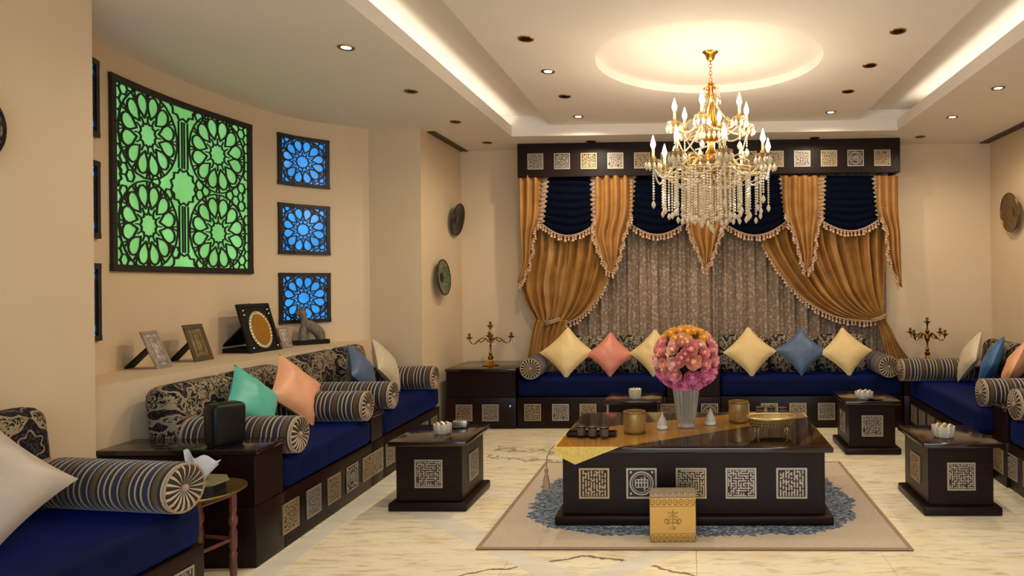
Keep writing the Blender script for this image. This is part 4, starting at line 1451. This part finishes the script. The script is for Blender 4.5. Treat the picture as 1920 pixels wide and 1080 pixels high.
# ================================================================== WALL PLATES
def wall_plate(label, loc, rotz, r, mat, rim, tilt=6):
    t = thing('wall_plate', label, 'plate', loc, rotz, 'decorative plates hung on the walls')
    R = Matrix.Rotation(math.radians(tilt), 4, 'X')
    MB().lathe([(0.001, -0.012), (r * 0.55, -0.012), (r * 0.62, -0.018), (r * 0.93, -0.03), (r, -0.034), (r, -0.028), (r * 0.6, -0.006), (0.001, 0.0)], 40, (0, 0, 0), 'y').xf(R).build('dish', mat, t)
    MB().tube([(r * math.cos(2 * PI * k / 48), -0.031, r * math.sin(2 * PI * k / 48)) for k in range(48)], 0.008, 6, True).xf(R).build('rim', rim, t)
    MB().lathe([(0.001, -0.022), (r * 0.2, -0.02), (r * 0.3, -0.014)], 24, (0, 0, 0), 'y').xf(R).build('boss', rim, t)
    MB().tube([(0, 0.0, r * 0.1), (0, 0.028, r * 0.55)], 0.004, 5).build('hanger', M['oldbrass'], t)
wall_plate('dark engraved plate on side wall left of curtains, upper of two', (-2.555, 7.50, 2.185), PI / 2, 0.175, M['plate_dark'], M['plate_dark'], 10)
wall_plate('green painted plate on side wall left of curtains, lower of two', (-2.55, 7.03, 1.545), PI / 2, 0.18, M['plate_green'], M['plate_dark'], -4)
wall_plate('brown engraved plate hanging on the right wall', (3.295, 7.18, 2.155), -PI / 2, 0.195, M['plate_brown'], M['oldbrass'], 4)
wall_plate('dark plate with shell inlay on near left wall at photo edge', (-3.02, 2.775, 2.155), PI / 2, 0.165, M['plate_shell'], M['blackmat'], 4)

# ================================================================== CURTAINS
YP = 7.42
def rect_at(u0, v0, u1, v1, Y):
    a, b = at(u0, v0, Y), at(u1, v1, Y)
    return a, b
pl_l, pl_r = at(970, 300, YP).x, at(1688, 300, YP).x
zb, zt = 2.60, ZC - 0.004
zb = at(1320, 328, YP).z
t = thing('pelmet', 'long dark wood curtain pelmet with a row of square tiles', 'pelmet', ((pl_l + pl_r) / 2, YP, 0))
w = (pl_r - pl_l) / 2
MB().rbox(-w, w, 0, 0.03, zb, zt, 0.004, 1).build('front_board', M['wood'], t)
MB().box(-w, -w + 0.025, 0.03, YB - YP - .002, zb, zt).box(w - 0.025, w, 0.03, YB - YP - .002, zb, zt).box(-w + .025, w - .025, 0.03, YB - YP - .002, zt - 0.02, zt).build('return_boards', M['wood'], t)
for k in range(14):
    q = at(1004 + k * 650 / 13, 303 - k * 0.55, YP)
    tile(t, q.x - (pl_l + pl_r) / 2, 0.0, q.z, 0.172)

def fringe_geo(mb, pts, step, size, ruffle=False):
    P = [Vector(p) for p in pts]
    acc = 0.0
    nxt = 0.0
    k = 0
    for a, b in zip(P, P[1:]):
        L = (b - a).length
        while nxt <= acc + L:
            q = a.lerp(b, (nxt - acc) / L)
            s = size * random.uniform(0.85, 1.15)
            jx, jy = random.uniform(-.006, .006), random.uniform(-.008, 0.0)
            mb.lathe([(0.001, 0.0), (0.26 * s, -0.12 * s), (0.30 * s, -0.3 * s), (0.16 * s, -0.48 * s), (0.26 * s, -0.62 * s), (0.34 * s, -1.05 * s), (0.001, -1.08 * s)], 7, (q.x + jx, q.y + jy, q.z - 0.008))
            mb.tube([(q.x, q.y, q.z), (q.x + jx, q.y + jy, q.z - 0.012)], 0.003, 4)
            nxt += step
            k += 1
        acc += L
def trim_edge(parent, pts, step=0.036, size=0.042, cord=True):
    if cord:
        MB().tube(pts, 0.011, 6).build('braid', M['cord'], parent)
    mb = MB()
    fringe_geo(mb, pts, step, size)
    o = mb.build('tassel_fringe', M['fringe'], parent)
    o['kind'] = 'stuff'
def W2(uv, Y):
    return [at(u, v, Y) for u, v in uv]
def fold(x, sharp=0.75):
    s = math.sin(x)
    return math.copysign(abs(s) ** sharp, s)

# lace panels
def lace_panel(label, u0, u1, Y, n, ph):
    x0, x1 = at(u0, 500, Y).x, at(u1, 500, Y).x
    def fn(a, b):
        x = x0 + (x1 - x0) * a
        z = 0.52 + (2.75 - 0.52) * b
        y = Y - 0.028 * fold(2 * PI * n * a + ph + 0.5 * noise.noise((a * 9, b * 1.5, ph))) - 0.012 * math.sin(2 * PI * n * 2.3 * a)
        return (x, y, z)
    o = MB().grid(fn, n * 14, 14).build('lace_curtain', M['lace'], ang=80)
    tag(o, label, 'curtain')
    m = o.modifiers.new('thickness', 'SOLIDIFY')
    m.thickness = 0.002
lace_panel('sheer lace curtain panel left of the window centre', 1030, 1345, 7.66, 13, 0.3)
lace_panel('sheer lace curtain panel right of the window centre', 1335, 1660, 7.69, 13, 1.7)

# tied-back side drapes: two edge curves from the top down to the tie, then a loose tail
def drape_surface(top, inner, outer, n, amp, Y, rows=30):
    I, O = spline(W2(inner, Y), rows), spline(W2(outer, Y), rows)
    def fn(a, b):
        i = min(rows, int(round(b * rows)))
        p = I[i].lerp(O[i], a)
        wid = (O[i] - I[i]).length
        am = min(amp, wid / n * 0.55)
        ph = 2 * PI * n * a + 0.8 * noise.noise((a * 6, b * 2, n))
        y = Y - am * (0.75 * fold(ph) + 0.35 * math.sin(ph * 1.7 + 1))
        droop = -0.05 * math.sin(PI * a) * (b ** 3) * wid
        return (p.x, y, p.z + droop)
    return MB().grid(fn, n * 10, rows), I, O
def side_drape(label, inner, outer, tail_in, tail_out, tie_uv, n, Y):
    t = thing('side_drape', label, 'curtain', (0, 0, 0))
    mb, I, O = drape_surface(None, inner, outer, n, 0.07, Y)
    o = mb.build('gathered_panel', M['drape'], t, ang=80)
    m = o.modifiers.new('thickness', 'SOLIDIFY')
    m.thickness = 0.003
    mb, _, _ = drape_surface(None, tail_in, tail_out, 6, 0.03, Y - 0.02, 16)
    o = mb.build('loose_tail', M['drape'], t, ang=80)
    m = o.modifiers.new('thickness', 'SOLIDIFY')
    m.thickness = 0.003
    trim_edge(t, [p + Vector((0, -0.03, 0)) for p in I[4:]], 0.042, 0.046)
    c = at(tie_uv[0], tie_uv[1], Y - 0.02)
    mb = MB()
    for k in range(2):
        mb.tube([(c.x + 0.075 * math.cos(2 * PI * i / 24), c.y + 0.05 * math.sin(2 * PI * i / 24), c.z + 0.02 * k + 0.025 * math.cos(2 * PI * i / 24)) for i in range(24)], 0.013, 7, True)
    mb.build('tieback', M['cord'], t)
side_drape('gold velvet drape tied back at left side of the window',
           [(1150, 425), (1150, 470), (1140, 520), (1120, 560), (1090, 592), (1062, 606)], [(985, 425), (982, 480), (976, 530), (985, 565), (1000, 590), (1008, 604)],
           [(1065, 600), (1062, 612), (1058, 630), (1055, 660), (1052, 700)], [(1004, 600), (1000, 612), (996, 630), (992, 655), (985, 700)], (1036, 605), 9, 7.57)
side_drape('gold velvet drape tied back at right side of the window',
           [(1422, 425), (1432, 462), (1462, 510), (1505, 560), (1560, 592), (1618, 602), (1640, 600)], [(1662, 425), (1661, 462), (1660, 500), (1659, 540), (1658, 565), (1656, 585), (1654, 594)],
           [(1640, 598), (1648, 615), (1655, 640), (1660, 665), (1662, 700)], [(1656, 594), (1668, 612), (1682, 640), (1696, 662), (1716, 685)], (1648, 598), 11, 7.57)

# navy swags with scalloped trim
def swag(label, tl, tr, bl, br, low, Y):
    t = thing('curtain_swag', label, 'curtain swag', (0, 0, 0), 0, 'navy swags under the pelmet')
    A, B, Cc, D = at(tl[0], tl[1], Y), at(tr[0], tr[1], Y), at(bl[0], bl[1], Y), at(br[0], br[1], Y)
    lowz = at((bl[0] + br[0]) / 2, low, Y).z
    def edge(a):
        p = Cc.lerp(D, a)
        mid = (Cc.z + D.z) / 2
        p.z -= (mid - lowz) * math.sin(PI * a) ** 0.9 if mid > lowz else 0
        return p
    def fn(a, b):
        top = A.lerp(B, a)
        e = edge(a)
        p = top.lerp(e, b)
        sag = b + 0.05 * math.sin(PI * a)
        y = Y - 0.05 * math.sin(PI * a) * (0.4 + 0.6 * b) - 0.009 * fold(2 * PI * 7.5 * (sag + 0.02 * noise.noise((a * 4, b * 3, bl[0])))) * math.sin(PI * min(1, max(0, a))) ** 0.5
        return (p.x, y, p.z)
    o = MB().grid(fn, 20, 60).build('navy_cloth', M['swag'], t, ang=80)
    m = o.modifiers.new('thickness', 'SOLIDIFY')
    m.thickness = 0.003
    pts = [Vector(fn(a / 24, 1.0)) + Vector((0, -0.006, 0)) for a in range(25)]
    trim_edge(t, pts, 0.04, 0.05)
    # ruffled braid up both sides
    for sd in (0, 1):
        mb = MB()
        def rf(a, b, sd=sd):
            p = Vector(fn(sd, b))
            wv = (a - 0.5) * 0.07 + 0.014 * math.sin(b * 60)
            return (p.x + wv, p.y - 0.018 - 0.009 * math.sin(b * 75 + a * 2), p.z)
        mb.grid(rf, 3, 70)
        o = mb.build('side_ruffle', M['cord'], t, ang=80)
        m = o.modifiers.new('thickness', 'SOLIDIFY')
        m.thickness = 0.004
ZV = 330
swag('navy swag nearest the left end of the pelmet', (1024, ZV), (1114, ZV), (1014, 418), (1116, 420), 443, 7.50)
swag('navy swag left of the window centre behind the chandelier', (1186, ZV), (1290, ZV), (1178, 416), (1282, 420), 441, 7.50)
swag('navy swag right of the window centre behind the chandelier', (1362, ZV), (1466, ZV), (1360, 420), (1478, 412), 442, 7.50)
swag('navy swag nearest the right end of the pelmet', (1541, ZV), (1641, ZV), (1538, 412), (1650, 410), 434, 7.50)

# gold jabots (tails) between the swags
def jabot(label, left, right, n, Y, trims=('l', 'r'), from_k=0.3):
    t = thing('curtain_jabot', label, 'curtain tail', (0, 0, 0), 0, 'gold tails hanging between the swags')
    rows = 36
    L, R = spline(W2(left, Y), rows), spline(W2(right, Y), rows)
    def fn(a, b):
        i = int(round(b * rows))
        p = L[i].lerp(R[i], a)
        wid = (R[i] - L[i]).length
        ph = 2 * PI * n * a + 0.6 * noise.noise((a * 5, b * 2, left[0][0]))
        return (p.x, Y - min(0.03, wid / n * 0.5) * fold(ph) - 0.02 * math.sin(PI * a), p.z)
    o = MB().grid(fn, n * 10, rows).build('pleated_cloth', M['drape'], t, ang=80)
    m = o.modifiers.new('thickness', 'SOLIDIFY')
    m.thickness = 0.003
    k0 = int(rows * from_k)
    for sd, E in (('l', L), ('r', R)):
        if sd in trims:
            # the trimmed edge zigzags where the pleats stack up
            pts = [q + Vector((0.014 * math.sin(i * 1.25), -0.035, 0)) for i, q in enumerate(E[k0:])]
            trim_edge(t, pts, 0.028, 0.042)
jabot('narrow gold tail at left end of the pelmet', [(973, 330), (974, 400), (976, 450), (978, 490), (970, 528)], [(1016, 330), (1014, 400), (1003, 440), (996, 490), (978, 532)], 3, 7.47, ('r',), 0.36)
jabot('gold tail between the two left swags', [(1116, 330), (1116, 400), (1112, 440), (1128, 480), (1143, 512)], [(1186, 330), (1185, 395), (1172, 440), (1162, 480), (1150, 514)], 4, 7.46)
jabot('gold tail at window centre below the chandelier', [(1288, 330), (1288, 400), (1294, 440), (1308, 470), (1320, 505)], [(1364, 330), (1364, 400), (1350, 440), (1340, 470), (1324, 506)], 4, 7.46)
jabot('gold tail between the two right swags', [(1468, 330), (1470, 395), (1488, 440), (1499, 480), (1508, 510)], [(1540, 330), (1540, 395), (1530, 440), (1526, 480), (1514, 512)], 4, 7.46)
jabot('narrow gold tail at right end of the pelmet', [(1644, 330), (1646, 395), (1660, 430), (1664, 480), (1684, 535)], [(1684, 330), (1685, 400), (1688, 440), (1690, 490), (1692, 540)], 3, 7.47, ('l',), 0.36)

# ================================================================== CANDELABRAS
def candelabra(label, loc, rotz):
    t = thing('candelabra', label, 'candelabra', loc, rotz, 'brass candelabras on the corner cabinets')
    MB().lathe([(0.001, 0.0), (0.088, 0.0), (0.09, 0.008), (0.07, 0.02), (0.05, 0.034), (0.026, 0.045), (0.018, 0.06), (0.028, 0.075), (0.028, 0.10), (0.014, 0.11), (0.001, 0.11)], 28).build('base', M['brass'], t)
    MB().lathe([(0.012, 0.105), (0.02, 0.13), (0.01, 0.15), (0.009, 0.20), (0.022, 0.225), (0.03, 0.255), (0.014, 0.29), (0.024, 0.32), (0.01, 0.335), (0.01, 0.39), (0.02, 0.41)], 18).build('stem', M['oldbrass'], t)
    for k in range(5):
        if k == 4:
            x = y = 0.0
            zc = 0.41
            par = MB().tube([(0, 0, 0.40), (0, 0, 0.43)], 0.008, 8).build('arm', M['oldbrass'], t)
        else:
            a = k * PI / 2 + 0.35
            ca, sa = math.cos(a), math.sin(a)
            path = spline([(0.02 * ca, 0.02 * sa, 0.26), (0.07 * ca, 0.07 * sa, 0.295), (0.12 * ca, 0.12 * sa, 0.27), (0.16 * ca, 0.16 * sa, 0.235), (0.20 * ca, 0.20 * sa, 0.25), (0.215 * ca, 0.215 * sa, 0.29)], 22)
            par = MB().tube(path, 0.0075, 7).tube(spline([(0.05 * ca, 0.05 * sa, 0.285), (0.09 * ca, 0.09 * sa, 0.25), (0.12 * ca, 0.12 * sa, 0.265)], 8), 0.006, 6).build('arm', M['oldbrass'], t)
            x, y, zc = 0.215 * ca, 0.215 * sa, 0.29
        MB().lathe([(0.006, zc - 0.01), (0.034, zc + 0.008), (0.038, zc + 0.014), (0.012, zc + 0.014), (0.014, zc + 0.055), (0.009, zc + 0.055)], 14, (x, y, 0)).build('candle_cup', M['oldbrass'], par)
        mb = MB()
        for j in range(5):
            b = 2 * PI * j / 5
            dx, dy = x + 0.036 * math.cos(b), y + 0.036 * math.sin(b)
            mb.tube([(dx, dy, zc + 0.01), (dx, dy, zc - 0.03)], 0.0012, 4)
            mb.lathe([(0.001, 0.0), (0.0065, -0.012), (0.004, -0.03), (0.001, -0.036)], 6, (dx, dy, zc - 0.028))
        mb.build('crystal_drops', M['crystal'], par)['kind'] = 'stuff'
q = at(920, 684, 7.27)
candelabra('brass candelabra on left corner cabinet by the curtain', (q.x, 7.27, 0.6125), 0.0)
q = at(1739, 670, 7.4)
candelabra('brass candelabra on right corner cabinet behind striped bolster', (q.x, 7.4, 0.6125), 0.25)

# ================================================================== CHANDELIER
CXh, CYh = 0.165, 5.1
ch = thing('chandelier', 'two tier gold and crystal chandelier hanging from the round recess', 'chandelier', (CXh, CYh, 0))
ztop = ZP + 0.088
MB().lathe([(0.078, ztop), (0.08, ztop - 0.012), (0.05, ztop - 0.03), (0.036, ztop - 0.05), (0.028, ztop - 0.075), (0.012, ztop - 0.09), (0.001, ztop - 0.09)], 28).build('canopy', M['brass'], ch)
mb = MB()
zz = ztop - 0.085
k = 0
while zz > 2.93:
    pts = [(0.010 * math.cos(2 * PI * i / 10) if k % 2 else 0, 0 if k % 2 else 0.010 * math.cos(2 * PI * i / 10), zz - 0.014 + 0.017 * math.sin(2 * PI * i / 10)) for i in range(10)]
    mb.tube(pts, 0.003, 5, True)
    zz -= 0.026
    k += 1
mb.build('chain', M['brass'], ch)
MB().lathe([(0.001, 2.945), (0.03, 2.93), (0.018, 2.915), (0.05, 2.90), (0.056, 2.892), (0.02, 2.88), (0.028, 2.85), (0.03, 2.82), (0.016, 2.80), (0.024, 2.78), (0.03, 2.72), (0.042, 2.66), (0.046, 2.62), (0.036, 2.58), (0.05, 2.55), (0.06, 2.53), (0.03, 2.50),
            (0.026, 2.45), (0.04, 2.42), (0.075, 2.38), (0.085, 2.345), (0.06, 2.31), (0.03, 2.29), (0.02, 2.25), (0.03, 2.22), (0.02, 2.19), (0.001, 2.18)], 24).build('column', M['brass'], ch)
def bead(mb, x, y, z, r):
    mb.lathe([(0.0005, r), (r * 0.92, 0.0), (0.0005, -r)], 6, (x, y, z))
def strand_pts(mb, P, r=0.0085, gap=1.75):
    acc, nxt = 0.0, 0.0
    for a, b in zip(P, P[1:]):
        a, b = Vector(a), Vector(b)
        L = (b - a).length
        while nxt <= acc + L:
            q = a.lerp(b, (nxt - acc) / L)
            bead(mb, q.x, q.y, q.z, r)
            nxt += r * gap
        acc += L
def drop(mb, x, y, z, s=1.0):
    mb.lathe([(0.001, 0), (0.010 * s, -0.012 * s), (0.017 * s, -0.032 * s), (0.011 * s, -0.05 * s), (0.001, -0.062 * s)], 8, (x, y, z))
# crystal crown at the top of the stem
mb = MB()
for k in range(8):
    a = 2 * PI * k / 8
    P = [(0.055 * math.cos(a), 0.055 * math.sin(a), 2.892), (0.062 * math.cos(a), 0.062 * math.sin(a), 2.86), (0.066 * math.cos(a), 0.066 * math.sin(a), 2.82)]
    strand_pts(mb, P, 0.007)
    drop(mb, 0.067 * math.cos(a), 0.067 * math.sin(a), 2.815, 0.7)
mb.build('crown_crystals', M['crystal'], ch)
for zd, rd in ((2.335, 0.17), (2.565, 0.105)):
    MB().lathe([(0.02, zd - 0.05), (rd * 0.6, zd - 0.035), (rd * 0.95, zd + 0.005), (rd, zd + 0.02), (rd * 0.93, zd + 0.016), (rd * 0.5, zd - 0.02), (0.02, zd - 0.03)], 28).build('scalloped_dish', M['gold'], ch)
    mb = MB()
    for k in range(18):
        a = 2 * PI * k / 18
        bead(mb, rd * math.cos(a), rd * math.sin(a), zd + 0.01, 0.009)
        drop(mb, rd * math.cos(a), rd * math.sin(a), zd, 1.0)
    mb.build('dish_drops', M['crystal'], ch)['kind'] = 'stuff'
candle_mat = plain('candle_sleeve', (250, 226, 176), 0.5)
def chandelier_arm(a, R, z_hub, z_cup, sag, sub):
    ca, sa = math.cos(a), math.sin(a)
    pts = spline([(0.035 * ca, 0.035 * sa, z_hub), (R * 0.35 * ca, R * 0.35 * sa, z_hub + 0.02), (R * 0.62 * ca, R * 0.62 * sa, z_cup - sag), (R * 0.86 * ca, R * 0.86 * sa, z_cup - sag * 0.95), (R * 0.99 * ca, R * 0.99 * sa, z_cup - sag * 0.35), (R * ca, R * sa, z_cup)], 26)
    arm = MB().tube(pts, 0.010, 8).tube(spline([(R * .4 * ca, R * .4 * sa, z_hub), (R * .5 * ca, R * .5 * sa, z_cup + .03), (R * .64 * ca, R * .64 * sa, z_cup + .02), (R * .66 * ca, R * .66 * sa, z_cup - .03)], 12), 0.007, 6).build('arm', M['gold'], ch)
    x, y = R * ca, R * sa
    MB().lathe([(0.008, z_cup - 0.03), (0.022, z_cup - 0.01), (0.05, z_cup + 0.004), (0.056, z_cup + 0.012), (0.046, z_cup + 0.012), (0.016, z_cup + 0.006), (0.02, z_cup + 0.035), (0.014, z_cup + 0.036)], 18, (x, y, 0)).build('candle_cup', M['gold'], arm)
    MB().lathe([(0.0105, z_cup + 0.034), (0.0105, z_cup + 0.088), (0.001, z_cup + 0.088)], 12, (x, y, 0)).build('candle', candle_mat, arm)
    MB().lathe([(0.007, z_cup + 0.086), (0.019, z_cup + 0.115), (0.020, z_cup + 0.126), (0.012, z_cup + 0.155), (0.004, z_cup + 0.182), (0.001, z_cup + 0.19)], 12, (x, y, 0)).build('flame_bulb', M['bulb'], arm)
    mb = MB()
    for j in range(9):
        b = 2 * PI * j / 9
        dx, dy = x + 0.053 * math.cos(b), y + 0.053 * math.sin(b)
        bead(mb, dx, dy, z_cup + 0.0, 0.006)
        drop(mb, dx, dy, z_cup - 0.008, 0.85)
    mb.build('cup_drops', M['crystal'], arm)['kind'] = 'stuff'
    light('POINT', (CXh + x, CYh + y, z_cup + 0.205), BULB_W * (1.15 if R > 0.4 else 0.12), (1.0, 0.85, 0.66), shadow_soft_size=0.03)
BULB_W = 3.4
lower, upper = [], []
for k in range(8):
    a = math.radians(10 + 45 * k)
    chandelier_arm(a, 0.43, 2.36, 2.35, 0.075, False)
    lower.append((0.43 * math.cos(a), 0.43 * math.sin(a)))
for k in range(6):
    a = math.radians(15 + 60 * k)
    chandelier_arm(a, 0.275, 2.58, 2.62, 0.05, True)
    upper.append((0.275 * math.cos(a), 0.275 * math.sin(a)))
rnd = random.Random(3)
def strand(P, r=0.0085, end=True, s=1.0):
    r *= 1.25
    mb = MB()
    strand_pts(mb, P, r)
    if end:
        x, y, z = P[-1]
        drop(mb, x, y, z - 0.005, s)
    return mb.build('crystal_strand', M['crystal'], ch)
# long strands under the lower tier
for k in range(8):
    a = math.radians(10 + 45 * k)
    x, y = 0.43 * math.cos(a), 0.43 * math.sin(a)
    strand([(x, y, 2.30), (x, y, 2.06 + rnd.uniform(-.02, .03))], 0.0085, True, 0.95)
for R, nn, z0, z1 in ((0.36, 22, 2.27, 1.99), (0.27, 18, 2.27, 1.96), (0.17, 12, 2.26, 1.93), (0.08, 6, 2.2, 1.90)):
    for k in range(nn):
        a = 2 * PI * k / nn + R * 5
        x, y = R * math.cos(a), R * math.sin(a)
        strand([(x, y, z0), (x, y, z1 + rnd.uniform(-0.03, 0.06))], 0.0088, True, 0.85)
# swagged strands between the lower cups and out from the hub
for k in range(8):
    x0, y0 = lower[k]
    x1, y1 = lower[(k + 1) % 8]
    P = [(x0 + (x1 - x0) * j / 10, y0 + (y1 - y0) * j / 10, 2.31 - 0.10 * math.sin(PI * j / 10)) for j in range(11)]
    strand(P, 0.007, False)
    P = [(x0 * (1 - j / 10) + 0.08 * x0 * j / 10, y0 * (1 - j / 10) + 0.08 * y0 * j / 10, 2.31 - 0.10 * math.sin(PI * j / 10) - 0.05 * j / 10) for j in range(11)]
    strand(P, 0.007, False)
for k in range(6):
    x0, y0 = upper[k]
    x1, y1 = upper[(k + 1) % 6]
    P = [(x0 + (x1 - x0) * j / 8, y0 + (y1 - y0) * j / 8, 2.60 - 0.06 * math.sin(PI * j / 8)) for j in range(9)]
    strand(P, 0.0065, False)
    P = [(x0 + (lower[k][0] * 0.5 - x0) * j / 10, y0 + (lower[k][1] * 0.5 - y0) * j / 10, 2.58 - 0.17 * j / 10 - 0.03 * math.sin(PI * j / 10)) for j in range(11)]
    strand(P, 0.0065, False)
    strand([(x0, y0, 2.58), (x0, y0, 2.47)], 0.0075, True, 1.1)
    P = [(x0 * (1 - j / 10) + 0.05 * x0 * j / 10, y0 * (1 - j / 10) + 0.05 * y0 * j / 10, 2.62 + 0.20 * (j / 10) - 0.07 * math.sin(PI * j / 10)) for j in range(11)]
    strand(P, 0.0065, False)
# gilt ring that carries the strands
for R, z in ((0.36, 2.275), (0.27, 2.275), (0.17, 2.265), (0.08, 2.21)):
    MB().tube([(R * math.cos(2 * PI * i / 48), R * math.sin(2 * PI * i / 48), z) for i in range(48)], 0.005, 6, True).build('strand_ring', M['gold'], ch)
mb = MB()
for k in range(4):
    a = k * PI / 4
    mb.tube([(0.36 * math.cos(a), 0.36 * math.sin(a), 2.275), (-0.36 * math.cos(a), -0.36 * math.sin(a), 2.275)], 0.004, 5)
mb.build('ring_spokes', M['gold'], ch)
